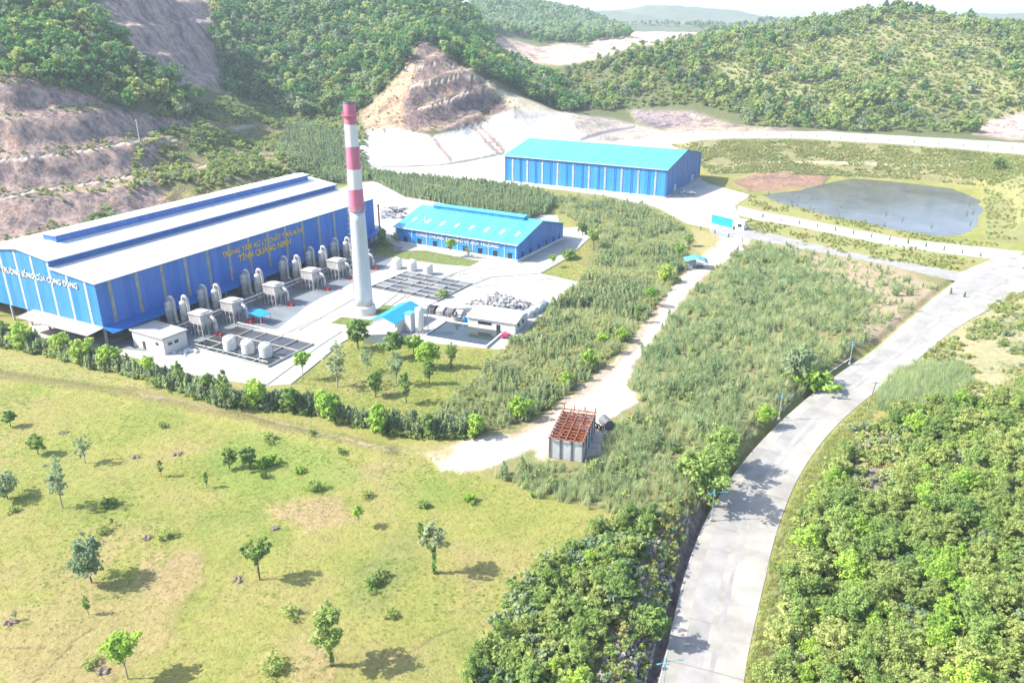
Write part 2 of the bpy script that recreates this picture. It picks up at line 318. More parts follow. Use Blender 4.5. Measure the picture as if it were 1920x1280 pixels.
M['bright_blue_wall'] = sheet('bright_blue_wall', (0.002, 0.26, 0.72), 0.45, 'X', 2.0)
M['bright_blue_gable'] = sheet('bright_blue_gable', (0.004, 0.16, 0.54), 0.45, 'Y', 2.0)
M['cyan_roof'] = sheet('cyan_roof', (0.05, 0.47, 0.66), 0.4, 'X', 1.2, var=0.06)
M['white_roof'] = sheet('white_roof', (0.74, 0.75, 0.75), 0.4, 'X', 1.2, var=0.04)
M['blue_trim'] = mat('blue_trim', (0.01, 0.15, 0.48), 0.5, var=0.06)
M['light_strip'] = mat('light_strip', (0.34, 0.37, 0.33), 0.5, var=0.2, scale=0.5, stretch=(1, 1, 0.5), stain=(0.22, 0.19, 0.14))
M['pale_strip'] = mat('pale_strip', (0.55, 0.62, 0.60), 0.5, var=0.1, scale=0.5)
M['window_dark'] = mat('window_dark', (0.03, 0.035, 0.045), 0.25, var=0.1)
M['steel'] = mat('steel', (0.62, 0.61, 0.60), 0.5, 0.2, var=0.18, scale=0.9, stretch=(1, 1, 0.4), stain=(0.36, 0.32, 0.29))
M['dark_steel'] = mat('dark_steel', (0.16, 0.16, 0.17), 0.6, 0.2, var=0.15)
M['white_paint'] = mat('white_paint', (0.76, 0.76, 0.75), 0.5, var=0.04, scale=0.4, stretch=(1, 1, 0.3))
M['stack_steel'] = mat('stack_steel', (0.60, 0.63, 0.66), 0.42, 0.15, var=0.06, scale=0.4, stretch=(1, 1, 0.25))
M['red_paint'] = mat('red_paint', (0.64, 0.165, 0.275), 0.5, var=0.12, scale=0.5, stretch=(1, 1, 0.3))
M['red_steel'] = mat('red_steel', (0.45, 0.05, 0.06), 0.5, var=0.12)
M['plaster'] = mat('plaster', (0.68, 0.665, 0.62), 0.85, var=0.06, scale=0.5)
M['tank_plastic'] = mat('tank_plastic', (0.72, 0.70, 0.66), 0.5, var=0.05, scale=0.6)
M['water'] = mat('water', (0.125, 0.12, 0.122), 0.13, var=0.25, scale=0.06, bump=0.03, bscale=0.8)
M['basin_water'] = mat('basin_water', (0.035, 0.05, 0.055), 0.08, var=0.2, scale=0.3, bump=0.02, bscale=1.5)
M['sludge'] = mat('sludge', (0.075, 0.075, 0.08), 0.3, var=0.35, scale=0.25)
M['rust'] = mat('rust', (0.36, 0.105, 0.04), 0.85, var=0.3, scale=1.2)
M['grey_panel'] = mat('grey_panel', (0.50, 0.51, 0.53), 0.6, var=0.1, scale=0.6, stretch=(1, 1, 0.3))
M['letter_yellow'] = mat('letter_yellow', (0.85, 0.55, 0.06), 0.5)
M['letter_white'] = mat('letter_white', (0.72, 0.70, 0.66), 0.5)
M['bright_blue'] = mat('bright_blue', (0.01, 0.30, 0.62), 0.45, var=0.05)
M['tarp_blue'] = mat('tarp_blue', (0.10, 0.45, 0.55), 0.6, var=0.12)
M['lamp_cyan'] = mat('lamp_cyan', (0.10, 0.36, 0.46), 0.4)
M['galv'] = mat('galv', (0.52, 0.54, 0.55), 0.45, 0.3)
M['wood'] = mat('wood', (0.24, 0.19, 0.15), 0.9, var=0.2, scale=2)
M['bark'] = mat('bark', (0.17, 0.13, 0.09), 0.95, var=0.3, scale=2, stretch=(1, 1, 0.3))
M['pale_bark'] = mat('pale_bark', (0.42, 0.38, 0.31), 0.95, var=0.2, scale=2, stretch=(1, 1, 0.3))
M['scrap'] = mat('scrap', (0.46, 0.45, 0.44), 0.8, var=0.35, scale=2)
M['bag'] = mat('bag', (0.66, 0.70, 0.74), 0.7, var=0.12, scale=1.5)
M['pink'] = mat('pink', (0.45, 0.05, 0.16), 0.6, var=0.2)
M['kerb'] = mat('kerb', (0.33, 0.32, 0.31), 0.9, var=0.15, scale=0.6)
M['rubber'] = mat('rubber', (0.03, 0.03, 0.03), 0.8)
M['car_paint'] = mat('car_paint', (0.75, 0.76, 0.78), 0.25, var=0.02)
M['rock'] = mat('rock', (0.50, 0.43, 0.38), 0.95, var=0.2, scale=1.0, bump=0.5, bscale=3)
M['leaf_dark'] = leafmat('leaf_dark', [(0.020, 0.055, 0.022), (0.035, 0.085, 0.028), (0.055, 0.115, 0.030), (0.085, 0.14, 0.035)], k=2.3)
M['leaf_mid'] = leafmat('leaf_mid', [(0.062, 0.102, 0.034), (0.095, 0.142, 0.044), (0.13, 0.178, 0.052), (0.17, 0.20, 0.07)])
M['leaf_bright'] = leafmat('leaf_bright', [(0.08, 0.145, 0.032), (0.125, 0.20, 0.038), (0.175, 0.245, 0.048), (0.235, 0.275, 0.06)])
M['leaf_olive'] = leafmat('leaf_olive', [(0.075, 0.105, 0.036), (0.125, 0.16, 0.05), (0.165, 0.195, 0.064), (0.21, 0.222, 0.085)])
M['leaf_grey'] = leafmat('leaf_grey', [(0.065, 0.095, 0.055), (0.095, 0.13, 0.075), (0.13, 0.155, 0.085), (0.17, 0.18, 0.10)], k=2.4)
M['reed'] = leafmat('reed', [(0.11, 0.134, 0.07), (0.138, 0.16, 0.08), (0.163, 0.174, 0.088), (0.2, 0.192, 0.11)], 0.5, 0.6, 2.8)
M['reed_green'] = leafmat('reed_green', [(0.088, 0.125, 0.066), (0.108, 0.145, 0.072), (0.13, 0.16, 0.078), (0.155, 0.172, 0.088)], 0.5, 0.6, 2.7)
M['straw'] = leafmat('straw', [(0.12, 0.15, 0.045), (0.175, 0.195, 0.06), (0.225, 0.225, 0.082), (0.28, 0.255, 0.12)], 0.45, 0.6, 1.6)

# ------------------------------------------------------------------ mesh helpers
class MB:
    def __init__(s): s.v = []; s.f = []; s.m = []; s.mi = 0
    def add(s, vs, fs):
        o = len(s.v); s.v += [tuple(p) for p in vs]; s.f += [tuple(i + o for i in f) for f in fs]; s.m += [s.mi] * len(fs)
    def box(s, x0, x1, y0, y1, z0, z1):
        s.add([(x0, y0, z0), (x1, y0, z0), (x1, y1, z0), (x0, y1, z0), (x0, y0, z1), (x1, y0, z1), (x1, y1, z1), (x0, y1, z1)],
              [(3, 2, 1, 0), (4, 5, 6, 7), (0, 1, 5, 4), (1, 2, 6, 5), (2, 3, 7, 6), (3, 0, 4, 7)])
    def cbox(s, c, sz): s.box(c[0] - sz[0] / 2, c[0] + sz[0] / 2, c[1] - sz[1] / 2, c[1] + sz[1] / 2, c[2] - sz[2] / 2, c[2] + sz[2] / 2)
    def prism(s, prof, x0, x1):                      # profile in (y,z) extruded along x
        n = len(prof); s.add([(x0, y, z) for y, z in prof] + [(x1, y, z) for y, z in prof],
                             [tuple(range(n)), tuple(range(2 * n - 1, n - 1, -1))] + [((i + 1) % n, i, i + n, (i + 1) % n + n) for i in range(n)])
    def lathe(s, prof, c=(0, 0), n=20, cap=True):     # profile (r,z)
        vs = [(c[0] + r * math.cos(2 * math.pi * k / n), c[1] + r * math.sin(2 * math.pi * k / n), z) for r, z in prof for k in range(n)]
        fs = [(i * n + k, i * n + (k + 1) % n, (i + 1) * n + (k + 1) % n, (i + 1) * n + k) for i in range(len(prof) - 1) for k in range(n)]
        if cap: fs += [tuple(range(n - 1, -1, -1)), tuple((len(prof) - 1) * n + k for k in range(n))]
        s.add(vs, fs)
    def tube(s, pts, r, n=8):
        pts = [Vector(p) for p in pts]; rs = r if isinstance(r, (list, tuple)) else [r] * len(pts); vs = []
        for i, p in enumerate(pts):
            d = (pts[min(i + 1, len(pts) - 1)] - pts[max(i - 1, 0)]).normalized()
            a = d.cross(Vector((0, 0, 1)) if abs(d.z) < 0.95 else Vector((1, 0, 0))).normalized(); b = d.cross(a)
            vs += [p + (a * math.cos(2 * math.pi * k / n) + b * math.sin(2 * math.pi * k / n)) * rs[i] for k in range(n)]
        fs = [(i * n + k, i * n + (k + 1) % n, (i + 1) * n + (k + 1) % n, (i + 1) * n + k) for i in range(len(pts) - 1) for k in range(n)]
        s.add(vs, fs + [tuple(range(n - 1, -1, -1)), tuple((len(pts) - 1) * n + k for k in range(n))])
    def bar(s, a, b, t): s.tube([a, b], t, 4)
    def build(s, name, mats, parent=None, smooth=False):
        me = bpy.data.meshes.new(name); me.from_pydata(s.v, [], s.f)
        for m in (mats if isinstance(mats, (list, tuple)) else [mats]): me.materials.append(m)
        me.polygons.foreach_set('material_index', s.m)
        if smooth: me.polygons.foreach_set('use_smooth', [True] * len(s.f))
        me.update(); o = bpy.data.objects.new(name, me); COL.objects.link(o)
        if parent: o.parent = parent
        return o
def tag(o, label=None, cat=None, group=None, kind=None):
    for k, v in (('label', label), ('category', cat), ('group', group), ('kind', kind)):
        if v: o[k] = v
    return o
def thing(name, label, cat, loc=(0, 0, 0), rz=0.0, group=None):
    o = bpy.data.objects.new(name, None); COL.objects.link(o); o.location = loc; o.rotation_euler = (0, 0, rz); o.empty_display_size = 0.5
    return tag(o, label, cat, group)
def flat(name, poly, z, m, parent=None, thick=None, kind='structure'):
    """a level paved sheet; poly in world xy"""
    vs = [Vector((x, y, 0)) for x, y in poly]; tr = geometry.tessellate_polygon([vs]); b = MB()
    def up(t):
        a, c, d = (vs[i] for i in t); return t if (c - a).cross(d - a).z > 0 else (t[0], t[2], t[1])
    b.add([(v.x, v.y, z) for v in vs], [up(t) for t in tr])
    if thick:
        n = len(vs); area = sum(vs[i].x * vs[(i + 1) % n].y - vs[(i + 1) % n].x * vs[i].y for i in range(n)); o = len(b.v)
        b.add([(v.x, v.y, z) for v in vs] + [(v.x, v.y, z - thick) for v in vs],
              [((i, i + n, (i + 1) % n + n, (i + 1) % n) if area > 0 else ((i + 1) % n, (i + 1) % n + n, i + n, i)) for i in range(n)])
    o = b.build(name, m, parent)
    if kind and not parent: o['kind'] = kind
    return o
def text(s, size, m, parent, loc, rot, name='lettering', width=None, depth=0.08):
    c = bpy.data.curves.new(name, 'FONT'); c.body = s; c.size = size; c.extrude = depth; c.offset = size * 0.018
    o = bpy.data.objects.new(name, c); me = bpy.data.meshes.new_from_object(o); bpy.data.objects.remove(o)
    me.name = name; me.materials.clear(); me.materials.append(m)
    co = np.empty(len(me.vertices) * 3); me.vertices.foreach_get('co', co); co = co.reshape(-1, 3)
    if width: co[:, 0] *= width / (co[:, 0].max() - co[:, 0].min())
    me.vertices.foreach_set('co', co.ravel()); me.update()
    t = bpy.data.objects.new(name, me); COL.objects.link(t); t.parent = parent; t.location = loc; t.rotation_euler = rot
    return t
def clone(o, parent=None):
    c = o.copy(); COL.objects.link(c); c.parent = parent
    for ch in list(o.children): clone(ch, c)
    return c
# ------------------------------------------------------------------ ground: one sheet from the camera's feet to the horizon
def build_ground():
    ys = [-45.0]
    while ys[-1] < 5200: ys.append(ys[-1] + (0.45 if ys[-1] < 60 else 0.0047 * ys[-1] + 0.12))
    ys = np.array(ys); na = 640; aa = np.linspace(-1, 1, na); aa = np.sign(aa) * (np.abs(aa) * 0.78 + np.abs(aa) ** 3 * 0.4)
    X = aa[None, :] * (ys[:, None] + 75); Y = np.repeat(ys[:, None], na, 1); Zz = height(X, Y); nr = len(ys)
    x, y, z = X.ravel(), Y.ravel(), Zz.ravel()
    gy = np.gradient(Zz, axis=0) / np.gradient(Y, axis=0); gx = np.gradient(Zz, axis=1) / np.gradient(X, axis=1)
    flatness = sstep(0.42, 0.2, np.hypot(gx, gy)).ravel()
    ppm = FPX / np.maximum(y * _c + (CAM_H - z) * _s, 20)
    u, v = project(x, y, z)
    u = np.where(y < 20, -9999, u)
    ju = fbm(x / 5, y / 5, 3) * 2.2 * ppm; jv = fbm(x / 5 + 50, y / 5 + 20, 3) * 1.3 * ppm * np.clip(80 / np.maximum(y, 60) + 0.15, 0.2, 1)
    far = np.clip(1 - y / 1200, 0.15, 1); u = u + ju * far; v = v + jv * far
    T = np.zeros((x.size, 3)); T[:] = (0.295, 0.282, 0.088); G = np.ones(x.size); K = np.zeros(x.size)
    def put(wgt, col, g=0.0, k=0.0):
        T[:] = T * (1 - wgt[:, None]) + np.array(col) * wgt[:, None]; G[:] = G * (1 - wgt) + g * wgt; K[:] = K * (1 - wgt) + k * wgt
    def poly(px, col, g=0.0, k=0.0, soft=5, ylo=20, yhi=9999, amt=1.0):
        a = np.array(px); m = (u > a[:, 0].min() - 20) & (u < a[:, 0].max() + 20) & (v > a[:, 1].min() - 20) & (v < a[:, 1].max() + 20) & (y > ylo) & (y < yhi)
        wg = np.zeros(x.size); wg[m] = sstep(soft, -soft, sdf(u[m], v[m], px)) * amt; put(wg, col, g, k)
    def line(px, wd, col, g=0.0, ylo=20, yhi=9999, amt=1.0):
        a = np.array(px); m = (u > a[:, 0].min() - 20) & (u < a[:, 0].max() + 20) & (v > a[:, 1].min() - 20) & (v < a[:, 1].max() + 20) & (y > ylo) & (y < yhi)
        wg = np.zeros(x.size); wg[m] = sstep(wd, wd * 0.4, dline(u[m], v[m], px)) * amt; put(wg, col, g)
    put(sstep(300, 340, y) * sstep(3, 8, z), (0.13, 0.145, 0.065))
    put(sstep(1100, 1400, y), (0.13, 0.15, 0.09))
    # hills to the right: dry grass between the trees
    poly([(1330, 110), (1560, 40), (1700, 20), (1860, 60), (2300, 60), (2300, 230), (1700, 215), (1400, 200)], (0.27, 0.265, 0.12), soft=25, ylo=480, yhi=900)
    poly([(-600, 90), (0, 136), (130, 165), (250, 208), (330, 224), (430, 215), (450, 260), (440, 330), (330, 400), (150, 480), (-600, 560)], (0.37, 0.305, 0.28), 0, 1, 3, 280, 520)
    poly([(430, 215), (520, 225), (640, 290), (690, 330), (600, 345), (440, 345), (330, 400), (280, 330), (300, 260)], (0.22, 0.215, 0.105), 0, 0.6, 12, 330, 560)
    cut = (y > 290) & (y < 520) & (u < 560) & (v > 130) & (v < 480); put(np.where(cut, flatness * sstep(2, 6, z), 0) * 0.75, (0.33, 0.31, 0.17), 0, 0.4)
    poly([(165, -90), (395, -90), (400, 60), (416, 160), (352, 168), (268, 120), (205, 50)], (0.34, 0.29, 0.28), 0, 1, 4, 430, 800)
    put(np.where((u > 165) & (u < 410) & (v < 170) & (y > 430) & (y < 800), flatness, 0) * 0.7, (0.42, 0.38, 0.36), 0, 0.3)
    for ln in ([(-40, 305), (0, 300), (130, 286), (250, 266), (340, 262), (470, 236)], [(-40, 382), (0, 374), (60, 358), (110, 352), (240, 331), (330, 319), (480, 300)]): line(ln, 3.2, (0.52, 0.45, 0.38), ylo=285, yhi=560)
    line([(395, 165), (470, 190), (520, 205)], 6, (0.34, 0.31, 0.2), ylo=430, yhi=700)
    poly([(790, 72), (850, 116), (905, 148), (968, 200), (940, 216), (870, 242), (690, 252), (678, 215), (720, 172), (752, 140), (772, 108)], (0.185, 0.155, 0.155), 0, 1, 4, 490, 640)
    poly([(772, 108), (785, 130), (765, 170), (750, 215), (770, 250), (690, 252), (678, 215), (720, 172), (752, 140)], (0.46, 0.35, 0.24), 0, 0.8, 6, 490, 640)
    con = (y > 490) & (y < 600) & (u > 670) & (u < 980) & (v > 70) & (v < 245); put(np.where(con, flatness, 0) * 0.6, (0.46, 0.38, 0.29), 0, 0.3)
    for ln in ([(766, 128), (800, 122), (819, 119), (850, 125)], [(769, 162), (800, 156), (828, 153), (862, 142), (887, 145)], [(785, 204), (825, 194), (866, 176), (912, 164), (928, 166)]): line(ln, 3.0, (0.52, 0.44, 0.35), ylo=490, yhi=620)
    poly([(850, 116), (905, 146), (930, 165), (985, 185), (1060, 214), (1050, 220), (960, 205), (900, 150)], (0.47, 0.42, 0.31), 0, 0.2, 3, 490, 700)
    poly([(676, 314), (674, 247), (730, 238), (812, 255), (870, 240), (960, 205), (1065, 211), (1140, 226), (1260, 250), (1330, 285), (1330, 300), (944, 292), (819, 313)], (0.50, 0.475, 0.43), 0, 0.2, 3, 440, 640)
    poly([(1066, 214), (1140, 222), (1200, 236), (1262, 250), (1200, 262), (1120, 268), (1078, 242)], (0.38, 0.36, 0.32), 0, 0.6, 6, 440, 640)
    poly([(676, 311), (676, 250), (735, 246), (812, 258), (912, 228), (1030, 218), (1066, 218), (1075, 240), (1010, 268), (944, 288), (819, 310)], (0.62, 0.605, 0.575), 0, 0.12, 2, 440, 640)
    for ln in ([(812, 258), (845, 300)], [(886, 238), (932, 285)], [(900, 236), (945, 282)]): line(ln, 4.5, (0.30, 0.19, 0.13), ylo=440, yhi=640, amt=0.9)
    line([(690, 313), (819, 311), (900, 298), (946, 286)], 3, (0.22, 0.21, 0.2), ylo=440, yhi=640)
    line([(1090, 262), (1140, 248), (1190, 238)], 4, (0.2, 0.19, 0.22), ylo=440, yhi=640)
    poly([(905, 66), (960, 75), (1010, 90), (1060, 80), (1100, 90), (1140, 60), (1180, 50), (1310, 52), (1330, 66), (1240, 82), (1180, 90), (1120, 112), (1060, 122), (1000, 118), (940, 102)], (0.50, 0.42, 0.36), 0, 0.8, 4, 640, 1300)
    poly([(1190, 208), (1300, 210), (1385, 236), (1470, 240), (1520, 252), (1260, 250), (1240, 236)], (0.40, 0.355, 0.31), 0, 1, 6, 480, 620)
    poly([(1180, 206), (1290, 212), (1310, 240), (1230, 240), (1195, 228)], (0.27, 0.25, 0.265), 0, 1, 5, 480, 640)
    poly([(1826, 250), (1850, 228), (1920, 212), (2100, 205), (2100, 262), (1900, 262)], (0.50, 0.41, 0.38), 0, 0.9, 5, 480, 640)
    poly([(1240, 252), (1300, 246), (1400, 248), (1550, 247), (1700, 256), (1920, 269), (2300, 292), (2300, 312), (1920, 289), (1700, 271), (1500, 259), (1380, 259), (1250, 266)], (0.60, 0.565, 0.50), 0, 0.1, 2, 420, 560)
    poly([(1255, 268), (1380, 261), (1500, 261), (1700, 273), (1920, 291), (2000, 300), (1850, 350), (1700, 338), (1420, 325), (1330, 330)], (0.235, 0.235, 0.115), 0.1, 0.3, 4, 390, 520)
    line([(1338, 316), (1420, 303), (1600, 306), (1750, 312), (1870, 297)], 3.5, (0.42, 0.38, 0.26), ylo=390, yhi=520)
    poly([(1836, 300), (2200, 300), (2200, 460), (1850, 452), (1842, 400), (1846, 370)], (0.25, 0.26, 0.115), 0.3, 0.1, 6, 280, 500)
    poly([(1366, 340), (1420, 324), (1555, 320), (1545, 348), (1440, 360), (1400, 358)], (0.30, 0.205, 0.15), 0, 0.5, 4, 340, 470)
    poly([(1400, 362), (1470, 376), (1600, 412), (1760, 447), (1900, 456), (1880, 500), (1800, 512), (1600, 480), (1440, 440), (1392, 428), (1376, 390)], (0.30, 0.30, 0.125), 0.5, 0, 4, 270, 420)
    # land between the plant and the two roads
    poly([(800, 780), (945, 650), (1090, 530), (1110, 440), (1050, 400), (980, 355), (1130, 368), (1230, 390), (1300, 440), (1300, 500), (1240, 580), (1160, 680), (1060, 760), (960, 820), (850, 830)], (0.22, 0.215, 0.10), 0.4, 0, 8, 120, 400)
    poly([(980, 830), (1160, 720), (1260, 580), (1400, 450), (1800, 520), (1560, 700), (1380, 850), (1270, 960), (1130, 960), (900, 900)], (0.23, 0.215, 0.105), 0.35, 0, 8, 100, 340)
    poly([(1480, 470), (1700, 500), (1760, 545), (1660, 640), (1590, 640), (1640, 560), (1540, 520)], (0.42, 0.325, 0.235), 0, 0.1, 12, 140, 330, 0.8)
    poly([(1290, 425), (1360, 440), (1350, 470), (1310, 480)], (0.36, 0.31, 0.15), 0.2, 0, 6, 240, 340)
    poly([(790, 852), (880, 822), (962, 812), (1020, 782), (1082, 732), (1150, 680), (1202, 620), (1250, 550), (1288, 503), (1312, 480), (1345, 462), (1352, 440), (1410, 445), (1392, 468), (1345, 500), (1304, 532), (1256, 602), (1206, 664), (1176, 712), (1200, 750), (1145, 785), (1130, 850),
          (1020, 862), (1000, 842), (905, 882), (832, 882)], (0.58, 0.515, 0.44), 0, 0.1, 5, 110, 340)
    line([(960, 815), (1025, 786), (1090, 735), (1156, 686), (1206, 626), (1254, 556)], 7, (0.36, 0.25, 0.17), ylo=110, yhi=300, amt=0.7)
    poly([(1770, 640), (1830, 580), (1950, 510), (2300, 470), (2300, 760), (1920, 750), (1800, 762), (1700, 745), (1640, 765), (1660, 720)], (0.38, 0.355, 0.22), 0.35, 0.2, 10, 120, 320)
    poly([(1420, 1290), (1450, 1080), (1500, 950), (1600, 800), (1700, 760), (1920, 740), (2600, 700), (2600, 1500), (1400, 1500)], (0.17, 0.175, 0.075), 0.2, 0, 12, 40, 260)
    poly([(1590, 830), (1640, 800), (1700, 860), (1720, 930), (1660, 900)], (0.40, 0.32, 0.25), 0, 0.4, 8, 80, 200)
    poly([(1590, 880), (1640, 860), (1660, 960), (1610, 960)], (0.33, 0.31, 0.30), 0, 0.6, 6, 80, 200)
    poly([(1040, 1060), (1180, 980), (1290, 930), (1345, 925), (1310, 1040), (1265, 1180), (1245, 1290), (820, 1300), (900, 1200)], (0.19, 0.185, 0.09), 0.2, 0.2, 10, 60, 180)
    poly([(1190, 1010), (1330, 930), (1312, 1010), (1262, 1190), (1240, 1290), (1140, 1290), (1170, 1180), (1215, 1100)], (0.36, 0.31, 0.285), 0, 0.8, 8, 60, 180)
    # plant garden and the mown meadow
    poly([(545, 716), (680, 628), (800, 650), (940, 655), (900, 700), (800, 790), (690, 780), (590, 745)], (0.25, 0.265, 0.075), 0.7, 0, 4, 130, 230)
    poly([(545, 716), (620, 680), (760, 700), (740, 750), (640, 745)], (0.33, 0.26, 0.12), 0.5, 0, 12, 130, 230, 0.6)
    for px, col, am in [([(370, 850), (480, 800), (620, 850), (690, 900), (600, 930), (420, 925)], (0.19, 0.275, 0.06), 0.9), ([(520, 760), (640, 780), (600, 830), (520, 815)], (0.21, 0.27, 0.065), 0.5), ([(740, 905), (960, 890), (1120, 960), (1060, 1010), (850, 1000)], (0.285, 0.285, 0.075), 0.6),
                        ([(0, 760), (200, 740), (330, 800), (240, 900), (60, 880)], (0.275, 0.285, 0.075), 0.7), ([(660, 1080), (720, 1010), (790, 970), (800, 1040), (720, 1150), (660, 1160)], (0.17, 0.20, 0.075), 0.7), ([(720, 900), (820, 880), (860, 950), (740, 960)], (0.20, 0.265, 0.065), 0.7),
                        ([(350, 960), (480, 950), (520, 1010), (380, 1020)], (0.20, 0.25, 0.07), 0.5), ([(780, 1200), (900, 1160), (900, 1290), (760, 1290)], (0.20, 0.225, 0.075), 0.6), ([(0, 860), (110, 830), (260, 930), (150, 960), (0, 940)], (0.225, 0.265, 0.065), 0.7)]:
        poly(px, col, 0.55, 0, 18, 60, 200, am)
    for px, am in [([(500, 938), (640, 930), (660, 975), (580, 995), (500, 975)], 0.9), ([(270, 1040), (380, 1030), (380, 1090), (300, 1130), (250, 1100)], 0.8), ([(0, 1140), (200, 1090), (340, 1110), (330, 1200), (180, 1300), (0, 1300)], 0.6), ([(560, 1220), (640, 1180), (620, 1300), (520, 1300)], 0.7), ([(150, 1000), (300, 960), (320, 1000), (200, 1050)], 0.4)]:
        poly(px, (0.385, 0.275, 0.165), 0.25, 0.1, 14, 60, 200, am)
    poly([(-200, 640), (0, 655), (250, 712), (420, 775), (700, 825), (860, 835), (840, 860), (720, 840), (520, 796), (250, 732), (0, 695), (-200, 660)], (0.345, 0.30, 0.14), 0.35, 0, 7, 110, 220, 0.8)
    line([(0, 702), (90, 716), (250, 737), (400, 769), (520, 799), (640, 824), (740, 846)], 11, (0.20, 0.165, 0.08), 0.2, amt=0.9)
    line([(260, 735), (420, 762), (560, 800), (700, 835), (830, 862)], 4, (0.42, 0.35, 0.22), 0.2, amt=0.7)
    for ln in ([(0, 1225), (60, 1212), (120, 1230)], [(560, 1290), (610, 1235), (640, 1210)], [(60, 1290), (130, 1220), (170, 1180)], [(760, 1215), (860, 1180)]): line(ln, 3, (0.13, 0.10, 0.06), 0.1, 60, 160, 0.8)
    b = bpy.data.meshes.new('ground'); b.vertices.add(x.size); b.vertices.foreach_set('co', np.stack([x, y, z], 1).ravel())
    i = np.arange((nr - 1) * na).reshape(nr - 1, na)[:, :-1].ravel(); q = np.stack([i, i + 1, i + na + 1, i + na], 1)
    b.loops.add(q.size); b.loops.foreach_set('vertex_index', q.ravel().astype(np.int32)); b.polygons.add(len(q)); b.polygons.foreach_set('loop_start', np.arange(0, q.size, 4, dtype=np.int32))
    b.polygons.foreach_set('use_smooth', np.ones(len(q), bool)); b.materials.append(M['ground']); b.update(calc_edges=True)
    a = b.color_attributes.new('tint', 'FLOAT_COLOR', 'POINT'); a.data.foreach_set('color', np.c_[T, np.ones(x.size)].ravel().astype(np.float32))
    a = b.color_attributes.new('mask', 'FLOAT_COLOR', 'POINT'); a.data.foreach_set('color', np.stack([G, K, 0 * G, 0 * G + 1], 1).ravel().astype(np.float32))
    o = bpy.data.objects.new('ground', b); COL.objects.link(o); o['kind'] = 'structure'
build_ground()

# ------------------------------------------------------------------ roads, yards, water
def smooth_line(p, n=6):
    p = [np.array(q, float) for q in p]; o = []
    for i in range(len(p) - 1):
        a, b, c, d = p[max(i - 1, 0)], p[i], p[i + 1], p[min(i + 2, len(p) - 1)]
        for k in range(n):
            t = k / n; o.append(0.5 * ((2 * b) + (c - a) * t + (2 * a - 5 * b + 4 * c - d) * t * t + (3 * b - 3 * c + d - a) * t ** 3))
    return o + [p[-1]]
def ribbon(name, rows, m, mats=None):
    """rows: cross-sections from left to right, each a list of points"""
    b = MB(); n = len(rows[0]); vs = [q for r in rows for q in r]
    b.add(vs, [(i * n + k, i * n + k + 1, (i + 1) * n + k + 1, (i + 1) * n + k) for i in range(len(rows) - 1) for k in range(n - 1)])
    o = b.build(name, m); o['kind'] = 'structure'; return o
rows = []; worn = []
cl = smooth_line([(*p[0], p[1]) for p in ROADW], 8)
for i, q in enumerate(cl):
    t = Vector(cl[min(i + 1, len(cl) - 1)][:3]) - Vector(cl[max(i - 1, 0)][:3]); t.z = 0; t.normalize(); nrm = Vector((t.y, -t.x, 0)); c = Vector(q[:3]); h = q[3]
    L, Rr = c - nrm * h, c + nrm * h; up = Vector((0, 0, 1))
    rows.append([L - up * 0.6, L + up * 0.02, L + nrm * 1.9 + up * 0.05, c + up * 0.12, Rr + up * 0.02, Rr - up * 0.6])
    j = 0.25 * math.sin(i * 0.7) + 0.2 * math.sin(i * 0.31)
    worn.append([c - nrm * (h - 2.0) + up * 0.062, c - nrm * (h * 0.30 + j) + up * 0.12, c + nrm * (h * 0.22 + j) + up * 0.105])
ribbon('road', rows, M['road']); 
ribbon('worn_lane', worn, M['road_worn'])
jn = MB(); g_ = random.Random(3)
for i in range(6, len(cl) - 6, 3):
    if g_.random() < .45: continue
    a_, b_ = rows[i], rows[i + 1]; w0_, w1_ = g_.choice([(1, 3), (3, 4), (1, 4), (2, 3)])
    for k_ in range(w0_, w1_): jn.add([Vector(a_[k_]) + Vector((0, 0, .068)), Vector(a_[k_ + 1]) + Vector((0, 0, .068)), Vector(a_[k_ + 1]) + Vector((0, 0, .068)) + (Vector(b_[k_ + 1]) - Vector(a_[k_ + 1])).normalized() * .07, Vector(a_[k_]) + Vector((0, 0, .068)) + (Vector(b_[k_]) - Vector(a_[k_])).normalized() * .07], [(0, 1, 2, 3)])
jn.build('road_joints', M['joint'])['kind'] = 'structure'
lip = []
for i, q in enumerate(cl):
    t = Vector(cl[min(i + 1, len(cl) - 1)][:3]) - Vector(cl[max(i - 1, 0)][:3]); t.z = 0; t.normalize(); nrm = Vector((t.y, -t.x, 0)); c = Vector(q[:3]) - nrm * (q[3] + 0.02); u0 = Vector((0, 0, 1))
    if i < len(cl) - 27: lip.append([c + u0 * 0.03, c - nrm * 0.25 + u0 * 0.03, c - nrm * 0.35 - u0 * 1.1, c - nrm * 1.75 - u0 * 1.1, c - nrm * 1.85 + u0 * 0.25, c - nrm * 2.2 + u0 * 0.28, c - nrm * 2.3 - u0 * 0.9])
ribbon('drain', lip, [M['grey_concrete'], M['drain']])
_dm = bpy.data.objects['drain'].data
for p_ in _dm.polygons:
    if p_.index % 6 in (1, 2, 3): p_.material_index = 1
flat('yard_paving', YARD_W, 0.03, M['concrete'], thick=0.2)
flat('warehouse_yard', WYARD_W, 0.04, M['concrete'], thick=0.2)
flat('junction_paving', wpoly([(1795, 512), (1860, 486), (1990, 470), (1990, 492), (1930, 524), (1862, 562), (1790, 560)]), 0.10, M['road'], thick=0.3)
def lane(name, up, dn, z, m):
    flat(name, wpoly(up + dn[::-1]), z, m, thick=0.25)
lane('lane', [(1330, 428), (1395, 424), (1440, 437), (1600, 474), (1815, 513)], [(1335, 446), (1400, 446), (1500, 466), (1650, 494), (1800, 528)], 0.06, M['road_worn'])
